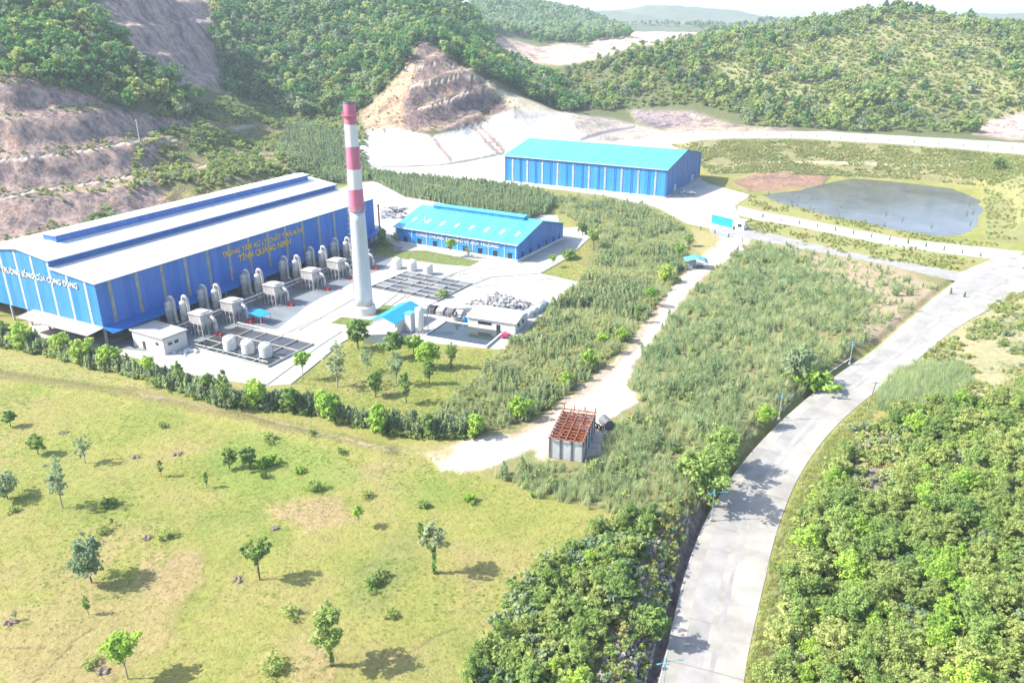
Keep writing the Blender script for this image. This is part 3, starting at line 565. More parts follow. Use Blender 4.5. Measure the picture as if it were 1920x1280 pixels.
lane('back_lane', [(1385, 386), (1425, 396), (1500, 410), (1600, 430), (1700, 449), (1920, 472)], [(1380, 402), (1420, 412), (1500, 425), (1600, 446), (1700, 466), (1900, 490)], 0.05, M['concrete'])
flat('water', [(x * 1.0, y) for x, y in POND], -0.72, M['water'])

def kerb(px, wd=0.28, h=0.17, m='kerb'):
    pts = [P(*q) for q in px]; rows_ = []
    for i, c in enumerate(pts):
        t = (pts[min(i + 1, len(pts) - 1)] - pts[max(i - 1, 0)]).normalized(); nr = Vector((t.y, -t.x, 0)) * wd / 2
        rows_.append([c - nr, c - nr + Vector((0, 0, h)), c + nr + Vector((0, 0, h)), c + nr])
    ribbon('kerb', rows_, M[m])
for px in ([(546, 720), (640, 643), (674, 625), (700, 636)], [(500, 722), (600, 648), (640, 622)], [(700, 586), (760, 540), (838, 518), (884, 502)], [(735, 572), (800, 528), (880, 512)], [(1085, 529), (1014, 513), (920, 520), (860, 545), (800, 575)], [(1014, 513), (1062, 486), (1106, 446)], [(972, 497), (1052, 450)], [(946, 657), (1010, 598), (1085, 529)]): kerb(px)
for px in ([(560, 620), (700, 540)], [(505, 640), (590, 600), (640, 590)], [(880, 540), (1040, 522)], [(760, 560), (860, 510), (970, 500)]): kerb(px, 0.35, 0.05, 'drain')

# ------------------------------------------------------------------ the incineration hall
HA = P(201, 648); HANG = math.atan2(0.884, 0.468); HL, HW, HB, HE = 116.0, 60.0, 4.7, 17.0
hall = thing('incineration_hall', 'huge blue shed with white stepped roof and lettering on its long shaded wall', 'factory hall', HA, HANG)
def hall_pt(x, y, z=0): return hall_m @ Vector((x, y, z))
hall_m = Matrix.Translation(HA) @ Matrix.Rotation(HANG, 4, 'Z')
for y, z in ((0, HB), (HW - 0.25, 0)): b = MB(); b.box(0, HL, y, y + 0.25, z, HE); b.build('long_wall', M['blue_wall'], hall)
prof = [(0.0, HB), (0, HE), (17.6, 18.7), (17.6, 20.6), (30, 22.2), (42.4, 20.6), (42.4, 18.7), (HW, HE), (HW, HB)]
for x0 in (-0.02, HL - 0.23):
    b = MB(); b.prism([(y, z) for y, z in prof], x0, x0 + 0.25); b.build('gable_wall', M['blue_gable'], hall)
for s_ in (0, 1):
    f = (lambda y: HW - y) if s_ else (lambda y: y)
    b = MB(); b.prism([(f(-0.7), HE - 0.02), (f(-0.7), HE + 0.16), (f(17.55), 18.9), (f(17.55), 18.72)], -0.6, HL + 0.6); b.build('lower_roof', M['white_roof'], hall)
b = MB(); b.prism([(17.0, 20.6), (17.0, 20.78), (30, 22.45), (43, 20.78), (43, 20.6), (30, 22.25)], -0.5, HL + 0.5); b.build('upper_roof', M['white_roof'], hall)
for y in (17.6, 42.2): b = MB(); b.box(0.3, HL - 0.3, y, y + 0.2, 18.0, 20.62); b.build('clerestory_wall', M['blue_wall'], hall)
for y in (17.1, 42.9):
    for k in range(2): b = MB(); b.box(-0.5, HL + 0.5, y - 0.13, y + 0.13, 20.32 - k * 0.9, 20.6 - k * 0.9); b.build('eave_trim', M['blue_trim'], hall)
b = MB(); b.box(9.5, HL - 4, 27.2, 33, 21.8, 24.0); b.build('ridge_vent', M['blue_wall'], hall); rv = b
b = MB(); b.prism([(26.8, 24.0), (26.8, 24.12), (30.1, 24.55), (33.4, 24.12), (33.4, 24.0)], 9.0, HL - 3.5); b.build('ridge_vent_roof', M['white_roof'], bpy.data.objects['ridge_vent'])
for k in range(14):
    b = MB(); x = 4.0 + k * 8.12; b.box(x - 0.5, x + 0.5, -0.05, 0.02, HB + 0.1, HE - 0.35); b.build('light_strip', M['light_strip'], hall)
for k in range(8):
    b = MB(); y = 4.0 + k * 7.0; zt = (HE + y * 0.097 if y < 17.6 else 20.3 + (30 - abs(y - 30) - 17.6) * 0.129) - 0.35; zt = min(zt, HE + (HW - y) * 0.097 - 0.3) if y > 42.4 else zt
    b.box(-0.08, 0.0, y - 0.42, y + 0.42, HB + 0.15, zt); b.build('light_strip', M['pale_strip'], hall)
b = MB(); b.prism([(0.0, 5.15), (0, 5.35), (-4.2, 4.45), (-4.2, 4.3)], -0.4, HL); b.build('long_awning', M['blue_trim'], hall)
b = MB(); n_ = 29.0; b.add([(0, -0.6, 5.1), (0, n_, 5.1), (-5.2, n_, 4.5), (-5.2, -0.6, 4.5), (0, -0.6, 5.3), (0, n_, 5.3), (-5.2, n_, 4.68), (-5.2, -0.6, 4.68)], [(0, 1, 2, 3), (7, 6, 5, 4), (0, 4, 5, 1), (1, 5, 6, 2), (2, 6, 7, 3), (3, 7, 4, 0)])
b.build('gable_awning', M['kerb'], hall)
for k in range(15):
    b = MB(); x = 0.4 + k * 8.22; b.box(x - 0.25, x + 0.25, 0.1, 0.6, 0, HB)
    b.build('column', M['grey_panel'], hall)
for y in (0.3, 8, 16, 24, 32, 40, 48, 56):
    b = MB(); b.box(0.05, 0.5, y - 0.22, y + 0.22, 0, HB); b.build('column', M['grey_panel'], hall)
b = MB(); b.box(1, HL - 1, 9, 9.3, 0, HB); b.box(9, 9.3, 9.4, HW - 0.5, 0, HB); b.build('inner_wall', M['dark_steel'], hall)
b = MB(); b.box(0.3, HL - 0.3, 0.3, HW - 0.3, HB, HB + 0.2); b.build('upper_floor', M['dark_steel'], hall)
for k in range(9): b = MB(); b.box(4 + k * 12.5, 7 + k * 12.5, 2.5 + (k % 3), 6.5 + (k % 2), 0, 2.2 + (k % 3) * 0.6); b.build('furnace_hopper', M['dark_steel'], hall)
text('TRUNG TÂM XỬ LÝ CHẤT THẢI RẮN', 2.0, M['letter_yellow'], hall, (41.7, -0.12, 13.2), (R(90), 0, 0), width=35)
text('TỈNH QUẢNG NINH', 2.7, M['letter_yellow'], hall, (47.8, -0.12, 10.4), (R(90), 0, 0), width=23)
text('VÌ MÔI TRƯỜNG SỐNG CỦA CỘNG ĐỒNG', 2.0, M['letter_white'], hall, (-0.16, 46.0, 14.6), (R(90), 0, R(-90)), width=39)
b = MB(); b.box(HL - 0.4, HL, -2.6, -2.2, 0, 14.5); b.box(HL - 0.55, HL + 0.15, -2.75, -2.05, 14.5, 14.9); b.build('red_column', M['red_steel'], hall)
b = MB(); b.box(0, 7, 0.5, 24, 0, 4.6); ofc = b.build('end_annex', M['plaster'], hall); ofc.location = (HL + 0.3, 2, 0)

flat('shade_grey', [tuple(hall_pt(*q)[:2]) for q in [(-1, 0.2), (HL, 0.2), (HL, -13), (92, -22), (62, -24), (56, -24.0), (46, -26), (30, -31), (24, -20), (8, -19), (2, -12)]], 0.038, M['shade_grey'])  # sheet carrying the hall's shadow farther over the yard, shade put into its colour

# ------------------------------------------------------------------ flue gas cleaning lines along the hall
def make_scrubber(kind):
    t = thing('scrubber_tower', '', 'scrubber tower', (0, 0, 0), 0, 'scrubber towers along the hall')
    r = 1.15 if kind else 1.3; h = 8.0 if kind else 7.2
    b = MB(); b.lathe([(r, 0), (r, h), (r * 0.92, h + 0.25), (r * 0.4, h + 0.7)], n=24); b.build('shell', M['steel'], t, True)
    for z in (0.1, 1.8, 3.6, 5.4, h - 0.3): b = MB(); b.lathe([(r + 0.02, z), (r + 0.1, z + 0.02), (r + 0.1, z + 0.16), (r + 0.02, z + 0.18)], n=24); b.build('band', M['steel'], t)
    d = 1.75 if kind else 1.9
    pts = [(0, 0, h + 0.4)] + [(d / 2 - d / 2 * math.cos(a), -0.2 * math.sin(a), h + 0.9 + 1.1 * math.sin(a)) for a in np.linspace(0, math.pi, 11)] + [(d, 0, h - 1), (d, 0, 2.6), (d + 0.5, 0, 2.0), (d + 1.0, 0, 1.9)]
    b = MB(); b.tube(pts, 0.42, 12); b.build('gooseneck_duct', M['steel'], t, True)
    b = MB(); b.tube([(-r * 0.75, -r * 0.75, 0), (-r * 0.75, -r * 0.75, h + 1)], 0.06, 5); b.tube([(-r * 0.75 - 0.4, -r * 0.75 + 0.3, 0), (-r * 0.75 - 0.4, -r * 0.75 + 0.3, h + 1)], 0.06, 5)
    for i in range(16): b.bar((-r * 0.75, -r * 0.75, 0.4 + i * 0.5), (-r * 0.75 - 0.4, -r * 0.75 + 0.3, 0.4 + i * 0.5), 0.04)
    b.build('ladder', M['dark_steel'], t)
    return t
def make_filter():
    t = thing('bag_filter_house', '', 'filter house', (0, 0, 0), 0, 'bag filter houses along the hall')
    b = MB(); b.box(-2.1, 2.1, -2.3, 2.3, 3.4, 6.0); b.box(-2.3, 2.3, -2.5, 2.5, 6.0, 6.2); b.box(-1.6, 1.6, -1.9, 1.9, 6.2, 6.5); b.build('casing', M['steel'], t)
    b = MB()
    for x in (-1.05, 1.05):
        for y in (-1.5, 0, 1.5): b.add([(x - 1, y - 0.7, 3.4), (x + 1, y - 0.7, 3.4), (x + 1, y + 0.7, 3.4), (x - 1, y + 0.7, 3.4), (x, y, 1.5)], [(0, 1, 2, 3), (0, 4, 1), (1, 4, 2), (2, 4, 3), (3, 4, 0)])
    b.build('hopper', M['steel'], t)
    for x in (-2, 0, 2):
        for y in (-2.2, -0.75, 0.75, 2.2):
            b = MB(); b.box(x - 0.1, x + 0.1, y - 0.1, y + 0.1, 0, 3.4); b.build('leg', M['steel'], t)
    b = MB()
    for y in (-2.2, 2.2):
        for a, c in ((-2, 0), (0, 2)): b.bar((a, y, 0.2), (c, y, 3.2), 0.05); b.bar((c, y, 0.2), (a, y, 3.2), 0.05)
    for x in (-2, 2): b.bar((x, -2.2, 1.7), (x, 2.2, 1.7), 0.05); b.bar((x, -2.2, 0.3), (x, 2.2, 3.2), 0.05)
    b.build('brace', M['dark_steel'], t)
    b = MB(); b.tube([(0.6, -2.3, 4.9), (0.6, -3.4, 5.0), (0.6, -4.2, 4.8), (0.6, -4.7, 4.2), (0.6, -4.8, 3.2), (0.6, -4.8, 1.3)], 0.42, 12); b.build('outlet_duct', M['steel'], t, True)
    b = MB(); b.lathe([(0.85, 0), (0.85, 0.7), (0.5, 0.9)], (0.6, -4.8), 14); b.box(0.1, 1.1, -6.4, -5.7, 0, 0.9); b.build('fan', M['red_steel'], t)
    return t
ordn = ['first', 'second', 'third', 'fourth', 'fifth', 'sixth', 'seventh', 'eighth', 'ninth', 'tenth', 'eleventh', 'twelfth', 'thirteenth', 'fourteenth', 'fifteenth', 'sixteenth', 'seventeenth', 'eighteenth', 'nineteenth', 'twentieth', 'twenty-first', 'twenty-second', 'twenty-third', 'twenty-fourth', 'twenty-fifth', 'twenty-sixth', 'twenty-seventh', 'twenty-eighth']
lines_x = [17.3, 28.5, 45.0, 61.5, 74.0, 86.5]
pA, pB, pF = make_scrubber(0), make_scrubber(1), make_filter()
for k, x in enumerate(lines_x):
    for proto, dy, kd in ((pA, -4.6, 'nearer the wall'), (pB, -9.6, 'farther from the wall')):
        o = proto if k == 0 else clone(proto); o.location = hall_pt(x + (0.6 if proto is pB else 0), dy, 0.04); o.rotation_euler = (0, 0, HANG - R(90))
        o['label'] = f'gooseneck tower {kd}, {ordn[k]} pair from the lettered gable'
    o = pF if k == 0 else clone(pF); o.location = hall_pt(x + 0.8, -15.4, 0.04); o.rotation_euler = (0, 0, HANG)
    o['label'] = f'grey filter box on legs with bent outlet duct, {ordn[k]} from the front gable'

t = thing('pipe_rack', 'long rack of grey pipes running past the filter houses beside the hall', 'pipe rack', hall_pt(0, 0, .04), HANG)
for y, z, r in ((-12.2, 3.4, .22), (-12.7, 3.4, .16), (-12.4, 2.3, .28)): b = MB(); b.tube([(12, y, 0), (12, y, z), (50, y, z), (92, y, z), (92, y, 0)], r, 8); b.build('pipe', M['steel'], t, True)
for x in np.arange(13, 93, 5.6):
    b = MB(); b.box(x - .1, x + .1, -13.1, -12.95, 0, 3.1); b.box(x - .1, x + .1, -11.95, -11.8, 0, 3.1); b.box(x - .08, x + .08, -12.95, -11.95, 3.0, 3.1); b.build('support_frame', M['dark_steel'], t)

# ------------------------------------------------------------------ chimney
ch = thing('chimney', 'tall tapering stack with red and white bands above a pale steel shaft', 'chimney', P(684, 586))
rad = lambda z: 2.65 + (1.55 - 2.65) * z / 59.0
zb = [0.0, 30.0, 36.2, 41.6, 47.6, 53.4, 59.0]
b = MB(); b.lathe([(3.2, 0), (3.15, 2.2), (2.75, 2.6)], n=36); b.build('plinth', M['pale_concrete'], ch)
b = MB(); b.lathe([(rad(z) - 0.02, z) for z in np.linspace(2.5, 30, 12)], n=36); b.build('lower_shaft', M['stack_steel'], ch, True)
for k in range(1, 6):
    b = MB(); b.lathe([(rad(z) + (0.012 if k % 2 else 0), z) for z in (zb[k], (zb[k] + zb[k + 1]) / 2, zb[k + 1])], n=36, cap=False); b.build('painted_band', M['red_paint'] if k % 2 else M['white_paint'], ch, True)
b = MB(); b.lathe([(rad(59) + 0.12, 58.75), (rad(59) + 0.12, 59.15), (rad(59) - 0.25, 59.15), (rad(59) - 0.25, 57.5)], n=36, cap=True); b.build('rim', M['dark_steel'], ch)
for z in (55.6, 30.3):
    b = MB(); r = rad(z); pw_ = 0.75 if z > 40 else 0.4; b.lathe([(r, z), (r + pw_, z), (r + pw_, z + 0.1), (r, z + 0.1)], n=36, cap=False); rr = r + pw_ - 0.05
    for k in range(24): a = 2 * math.pi * k / 24; b.bar((rr * math.cos(a), rr * math.sin(a), z), (rr * math.cos(a), rr * math.sin(a), z + 1.0), 0.035)
    for h in (0.5, 1.0): b.lathe([(rr - 0.03, z + h), (rr + 0.03, z + h), (rr + 0.03, z + h + 0.06), (rr - 0.03, z + h + 0.06)], n=36, cap=False)
    b.build('platform', M['red_paint'] if z > 40 else M['galv'], ch)
b = MB()
for sx in (-0.28, 0.28): b.tube([(-(rad(z) + 0.22), sx, z) for z in np.linspace(3, 58.5, 12)], 0.05, 5)
for z in np.arange(3.5, 58, 0.45): b.bar((-(rad(z) + 0.22), -0.28, z), (-(rad(z) + 0.22), 0.28, z), 0.025)
for z in np.arange(5.5, 58, 1.5): b.tube([(-(rad(z) + 0.22 + 0.45 * math.sin(a)), 0.36 * math.cos(a), z) for a in np.linspace(0, math.pi, 7)], 0.03, 4)
b.build('ladder', M['galv'], ch)

# ------------------------------------------------------------------ settling basins with plastic tanks
def basin(name, label, loc, rz, w, d, nx, ny, fill, wall=0.5, zt=0.55):
    t = thing(name, label, 'basin', loc, rz); b = MB(); th = 0.10
    for i in range(nx + 1): x = w * i / nx; b.box(x - th, x + th, -th, d + th, 0, zt)
    for j in range(ny + 1):
        y = d * j / ny
        for i in range(nx): b.box(w * i / nx + th, w * (i + 1) / nx - th, y - th, y + th, 0, zt - 0.003)
    b.build('basin_wall', M['concrete'], t)
    for i in range(nx):
        for j in range(ny):
            b = MB(); b.box(w * i / nx + th, w * (i + 1) / nx - th, d * j / ny + th, d * (j + 1) / ny - th, 0.02, 0.2 + 0.08 * ((i * 3 + j * 5) % 3)); b.build('basin_water', fill[(i * 2 + j * 3) % len(fill)], t)
    b = MB()
    for i in range(nx + 1):
        x = w * i / nx
        if i not in (0, nx): continue
        for y in np.linspace(0, d, ny * 2 + 1): b.bar((x, y, zt), (x, y, zt + 1.0), 0.03)
        b.bar((x, 0, zt + 1), (x, d, zt + 1), 0.03)
    b.build('railing', M['galv'], t); return t
b1 = basin('settling_basin', 'dark gridded treatment basin below three white tanks in front of hall', hall_pt(9.2, -47.5, 0.03), HANG, 16.5, 27.0, 3, 5, [M['basin_water'], M['sludge'], M['sludge']])
def make_tank():
    t = thing('water_tank', '', 'tank', (0, 0, 0), 0, 'white plastic tanks on the basins')
    b = MB(); prof = [(1.62, 0)]
    for k in range(5): z = 0.25 + k * 0.6; prof += [(1.62, z), (1.68, z + 0.08), (1.68, z + 0.16), (1.62, z + 0.24)]
    prof += [(1.6, 3.1), (1.35, 3.5), (0.5, 3.8)]; b.lathe(prof, n=28); b.build('tank_body', M['tank_plastic'], t, True)
    b = MB(); b.lathe([(0.45, 3.75), (0.45, 3.98), (0.3, 4.02)], n=16); b.build('lid', M['tank_plastic'], t)
    b = MB(); b.tube([(1.5, 0, 3.3), (1.9, 0, 3.2), (1.9, 0, 0)], 0.06, 6); b.build('pipe', M['dark_steel'], t); return t
tk = make_tank()
tanks = [(hall_pt(13.2, -30.6, 0.1), 'nearest the hall'), (hall_pt(13.6, -36.6, 0.1), 'middle of three'), (hall_pt(14.0, -42.3, 0.1), 'nearest the lawn')]
for k, (p, s_) in enumerate(tanks):
    o = tk if k == 0 else clone(tk); o.location = p; o['label'] = f'white ribbed plastic tank on the dark front basin, {s_}'
c2 = P(690, 537); a2 = R(-29.7)
B2M = Matrix.Translation(P(700, 541)) @ Matrix.Rotation(a2, 4, 'Z')
b2 = basin('settling_basin', 'pale gridded treatment basin behind the chimney, with three white tanks', P(692, 541), a2, 26.0, 20.0, 5, 6, [M['sludge'], M['basin_water'], M['sludge'], M['shade_grey']])
for (u, v), s_ in (((745, 503), 'left of three'), ((773, 507), 'middle of three'), ((803, 514), 'right of three')):
    o = clone(tk); o.location = P(u, v, 0.1); o.rotation_euler = (0, 0, 2); o['label'] = f'white plastic tank on the basin behind the chimney, {s_}'

# ------------------------------------------------------------------ small buildings inside the plant
def shed(name, label, cat, loc, rz, w, d, h, roof, wallm, roofm, openings=(), eave=0.4, door=None):
    """w along x, d along y, roof 'flat' | rise of a gable with its ridge along x"""
    t = thing(name, label, cat, loc, rz); b = MB()
    if roof == 'flat':
        b.box(0, w, 0, d, 0, h); b.build('wall', wallm, t); b = MB(); e = eave
        b.box(-e, w + e, -e, d + e, h, h + 0.15)
        for a_ in ((-e, w + e, -e, -e + 0.2), (-e, w + e, d + e - 0.2, d + e), (-e, -e + 0.2, -e + 0.2, d + e - 0.2), (w + e - 0.2, w + e, -e + 0.2, d + e - 0.2)): b.box(*a_, h + 0.15, h + 0.45)
        b.build('roof', roofm, t)
    else:
        b.prism([(0, 0), (0, h), (d / 2, h + roof), (d, h), (d, 0)], 0, w); b.build('wall', wallm, t); b = MB(); e = eave; k = roof / (d / 2)
        b.prism([(-e, h - e * k), (-e, h - e * k + 0.12), (d / 2, h + roof + 0.14), (d + e, h - e * k + 0.12), (d + e, h - e * k), (d / 2, h + roof + 0.02)], -e, w + e); b.build('roof', roofm, t)
    for kind, side, a0, a1, z0, z1 in openings:
        b = MB()
        if side == 'front': b.box(a0, a1, -0.06, 0.02, z0, z1)
        elif side == 'right': b.box(w - 0.02, w + 0.06, a0, a1, z0, z1)
        elif side == 'left': b.box(-0.06, 0.02, a0, a1, z0, z1)
        else: b.box(a0, a1, d - 0.02, d + 0.06, z0, z1)
        o = b.build(kind, M['window_dark'], t)
        if kind == 'window':
            b = MB(); zc = z1 + 0.05
            if side == 'front': b.box(a0 - 0.1, a1 + 0.1, -0.3, 0.0, zc, zc + 0.1)
            elif side == 'right': b.box(w, w + 0.3, a0 - 0.1, a1 + 0.1, zc, zc + 0.1)
            b.v and b.build('sill', wallm, o)
    return t
g0, g1, g2 = P(310, 666), P(343, 653), P(268, 633)
ga = math.atan2(g1.y - g0.y, g1.x - g0.x)
shed('guard_house', 'small cream block with flat grey roof beside the hedge and hall corner', 'utility building', g0, ga, 7.0, 12.5, 4.3, 'flat', M['plaster'], M['grey_concrete'],
     [('window', 'front', 1.3, 2.5, 2.2, 3.0), ('window', 'front', 3.2, 4.4, 2.2, 3.0), ('window', 'left', 2.0, 3.2, 2.2, 3.0), ('door', 'left', 7.5, 8.6, 0, 2.2)])
cp = thing('blue_canopy', 'small bright blue awning roof over pumps beside the front basin', 'canopy', hall_pt(29.5, -25.6, 0.03), HANG)
b = MB(); b.prism([(0, 2.6), (0, 2.72), (3.6, 3.2), (7.2, 2.72), (7.2, 2.6), (3.6, 3.08)], 0, 4.2); b.build('roof', M['bright_blue'], cp)
for x in (0.2, 4.0):
    for y in (0.3, 6.9): b = MB(); b.box(x - 0.06, x + 0.06, y - 0.06, y + 0.06, 0, 2.62); b.build('post', M['galv'], cp)
b = MB(); b.lathe([(0.5, 0), (0.5, 1.1), (0.2, 1.3)], (2, 2), 12); b.lathe([(0.4, 0), (0.4, 1.0), (0.2, 1.2)], (2, 5), 12); b.build('pump', M['red_steel'], cp)
rb = thing('rubbish_heap', 'jumble of pale blue sacks and sheets beside the cream guard block', 'heap', P(352, 660)); b = MB()
for k in range(16):
    x, y = rng.normal(0, 1.6), rng.normal(0, 0.9); r = rng.uniform(0.3, 0.7); b.lathe([(r * 0.7, 0), (r, r * 0.5), (r * 0.7, r), (r * 0.2, r * 1.2)], (x, y), 7)
b.build('sack', M['bag'], rb, True)
sa, sb_ = P(697, 630), P(741, 640)
sA = math.atan2(*(lambda d: (d.y, d.x))(P(786, 612) - P(741, 640)))
sh = shed('blue_roofed_shed', 'white walled shed with bright blue gable roof in front of the chimney', 'shed', P(741, 629), sA, 13.5, 7.0, 3.6, 1.3, M['white_paint'], M['bright_blue'], [('door', 'front', 5, 7.5, 0, 2.6)], 0.5)
wl2 = thing('white_tank_wall', 'low white rendered basin wall in front of the blue roofed shed', 'wall', P(672, 618)); b = MB()
q0, q1 = P(690, 640), P(735, 640)
b.box(0, 9.0, -8.5, -8.2, 0, 2.4); b.box(0, 0.3, -8.2, -1, 0, 2.4); b.box(8.7, 9, -8.2, -1, 0, 2.4); b.box(0.3, 8.7, -8.2, -1, 1.9, 2.05); b.build('wall', M['white_paint'], wl2); wl2.rotation_euler = (0, 0, R(8)); wl2.location = P(683, 622)
si = thing('silo', 'slim white cylindrical silo on legs beside the rectangular pond', 'silo', P(788, 628)); b = MB()
b.lathe([(0.4, 1.2), (1.15, 2.6), (1.15, 7.2), (0.9, 7.8), (0.2, 8.2)], n=24); b.build('silo_body', M['white_paint'], si, True)
for a in range(4): b = MB(); x, y = 1.05 * math.cos(a * 1.57 + 0.78), 1.05 * math.sin(a * 1.57 + 0.78); b.tube([(x, y, 0), (x, y, 2.8)], 0.09, 6); b.build('leg', M['galv'], si)
b = MB(); b.tube([(-1.2, 0.4, 0), (-1.2, 0.4, 8)], 0.08, 6); b.tube([(1.0, 0, 7.6), (2.0, 0, 7.6), (2.2, 0, 7.2), (2.2, 0, 0.6)], 0.12, 6); b.build('pipe', M['galv'], si)
for (u, v), s_, hh in (((770, 622), 'square pale cabinet tower left of the white silo', 5.5),):
    t = thing('treatment_tower', s_, 'tower', P(u, v), R(-30)); b = MB(); b.box(-1, 1, -1, 1, 0.4, hh); b.build('casing', M['grey_panel'], t)
    b = MB(); b.box(-1.15, 1.15, -1.15, 1.15, hh, hh + 0.2); b.build('cap', M['tarp_blue'], t)
    for x in (-0.9, 0.9):
        for y in (-0.9, 0.9): b = MB(); b.box(x - 0.08, x + 0.08, y - 0.08, y + 0.08, 0, 0.4); b.build('leg', M['galv'], t)
pa = P(797, 633); pang = math.atan2(*(lambda d: (d.y, d.x))(P(912, 652) - pa)); pw = (P(912, 652) - pa).length; pd = 12.5
pd_t = thing('treatment_pond', 'rectangular concrete pond of green-grey water at the garden edge', 'pond', pa, pang); b = MB()
for a_ in ((-0.3, pw + 0.3, -0.3, 0.1), (-0.3, pw + 0.3, pd - 0.1, pd + 0.3), (-0.3, 0.1, 0.1, pd - 0.1), (pw - 0.1, pw + 0.3, 0.1, pd - 0.1)): b.box(*a_, 0, 0.65)
b.build('rim', M['pale_concrete'], pd_t); b = MB(); b.box(0.1, pw - 0.1, 0.1, pd - 0.1, 0.02, 0.36); b.build('pond_water', M['basin_water'], pd_t)
wb0, wb1 = P(878, 614), P(966, 627); wa = math.atan2(wb1.y - wb0.y, wb1.x - wb0.x)
shed('white_workshop', 'long low white building with pale roof behind the rectangular pond', 'workshop', wb0, wa, (wb1 - wb0).length, 9.5, 3.3, 0.9, M['plaster'], M['pale_concrete'], [('window', 'front', 3.0, 7.0, 1.6, 2.6), ('door', 'front', 8.5, 9.6, 0, 2.1), ('window', 'right', 1.8, 3.2, 1.4, 2.5), ('window', 'right', 5.2, 6.4, 1.4, 2.5)], 0.5)
t = thing('pink_tarp_stack', 'heap of magenta sheeting against the white workshop wall', 'heap', P(948, 634), wa); b = MB()
for k in range(8): b.cbox((rng.uniform(-1.3, 1.3), rng.uniform(-0.5, 0.5), 0.5 + 0.12 * k), (rng.uniform(0.8, 1.6), 0.9, 0.4))
b.build('sheet', M['pink'], t)
for k, (u, v, m) in enumerate([(872, 604, 'bright_blue'), (880, 606, 'bright_blue'), (888, 606, 'tarp_blue')]):
    t = thing('drum', f'blue barrel beside the workshop end, {["left", "middle", "right"][k]} of three', 'barrel', P(u, v), 0, 'blue barrels by the workshop'); b = MB(); b.lathe([(0.62, 0), (0.66, 0.4), (0.62, 0.8), (0.66, 1.2), (0.62, 1.7), (0.5, 1.75)], n=16); b.build('body', M[m], t, True); b = MB(); b.lathe([(0.64, 1.7), (0.64, 1.8)], n=16); b.build('lid', M['dark_steel'], t)
t = thing('mixer_tank', 'grey open round tank standing left of the blue barrels', 'tank', P(856, 603)); b = MB(); b.lathe([(1.3, 0), (1.4, 1.8), (1.3, 1.8), (1.2, 0.9)], n=20); b.build('tank_body', M['grey_concrete'], t); b = MB(); b.bar((-1.3, 0, 2.1), (1.3, 0, 2.1), 0.1); b.lathe([(0.35, 2.0), (0.35, 3.0)], n=10); b.build('motor', M['dark_steel'], t)
for k in range(4):
    p = P(800 + k * 17, 588 + k * 3); t = thing('aeration_bay', f'grey corrugated cover beside the white silo, {ordn[k]} from the left', 'cover', p, wa, 'grey covers behind the silo'); b = MB()
    b.prism([(0, 0), (0, 1.4), (2.0, 2.2), (4, 1.4), (4, 0)], 0, 2.2); b.build('shell', M['dark_steel'] if k % 2 == 0 else M['grey_concrete'], t); b = MB(); b.bar((1.1, -0.3, 0), (1.1, -0.3, 2.5), 0.08); b.build('pipe', M['galv'], t)
# scrap heap: too many pieces to count
b = MB()
sp_ = wpoly([(868, 570), (935, 550), (1004, 572), (994, 592), (930, 583)])
for k in range(420):
    while True:
        x, y = rng.uniform(-16, 8), rng.uniform(214, 238)
        if inside(np.array([x]), np.array([y]), sp_)[0]: break
    sx, sy, sz = rng.uniform(0.2, 1.0), rng.uniform(0.2, 0.9), rng.uniform(0.1, 0.5); z = rng.uniform(0.05, 0.55); a = rng.uniform(0, 3.1); ca, sa_ = math.cos(a), math.sin(a)
    c_ = [(dx * sx * ca - dy * sy * sa_ + x, dx * sx * sa_ + dy * sy * ca + y, z + dz * sz + dx * rng.uniform(-0.2, 0.2)) for dz in (-.5, .5) for dx, dy in ((-.5, -.5), (.5, -.5), (.5, .5), (-.5, .5))]
    b.mi = int(rng.choice([0, 0, 0, 1, 2])); b.add(c_, [(3, 2, 1, 0), (4, 5, 6, 7), (0, 1, 5, 4), (1, 2, 6, 5), (2, 3, 7, 6), (3, 0, 4, 7)])
o = b.build('scrap_pile', [M['scrap'], M['dark_steel'], M['bag']]); tag(o, 'long heap of loose grey scrap and bags on the white yard', 'scrap heap', None, 'stuff')
for k, (u, v) in enumerate([(992, 594), (1001, 588), (1010, 583), (1019, 578)]):
    t = thing('bulk_bag', f'big pale bulk bag at the edge of the scrap heap, {ordn[k]} from the workshop', 'bulk bag', P(u, v), R(20 + 13 * k), 'bulk bags by the scrap heap'); b = MB()
    b.add([(x * s_, y * s_, z) for z, s_ in ((0, 0.95), (0.5, 1.1), (1.3, 1.12), (2.0, 0.9), (2.3, 0.45)) for x, y in ((-1, -1), (0, -1.1), (1, -1), (1.1, 0), (1, 1), (0, 1.1), (-1, 1), (-1.1, 0))],
          [(i * 8 + j, i * 8 + (j + 1) % 8, i * 8 + 8 + (j + 1) % 8, i * 8 + 8 + j) for i in range(4) for j in range(8)] + [tuple(range(32, 40))]); b.build('sack', M['bag'], t, True)
    b = MB(); b.tube([(-0.6, 0, 2.2), (-0.3, 0, 2.8), (0.3, 0, 2.8), (0.6, 0, 2.2)], 0.08, 5); b.build('strap', M['bag'], t)

b = MB()
for k in range(70):
    p = P(716 + rng.uniform(0, 46), 390 + rng.uniform(0, 20)); sx, sy, sz = rng.uniform(0.3, 2.2), rng.uniform(0.3, 1.2), rng.uniform(0.2, 1.1); b.mi = int(rng.choice([0, 1, 2])); b.cbox((p.x, p.y, sz / 2 + .03), (sx, sy, sz))
o = b.build('scrap_pile', [M['scrap'], M['dark_steel'], M['bag']]); tag(o, 'scattered crates and scrap on the yard behind the red column', 'scrap heap', None, 'stuff')

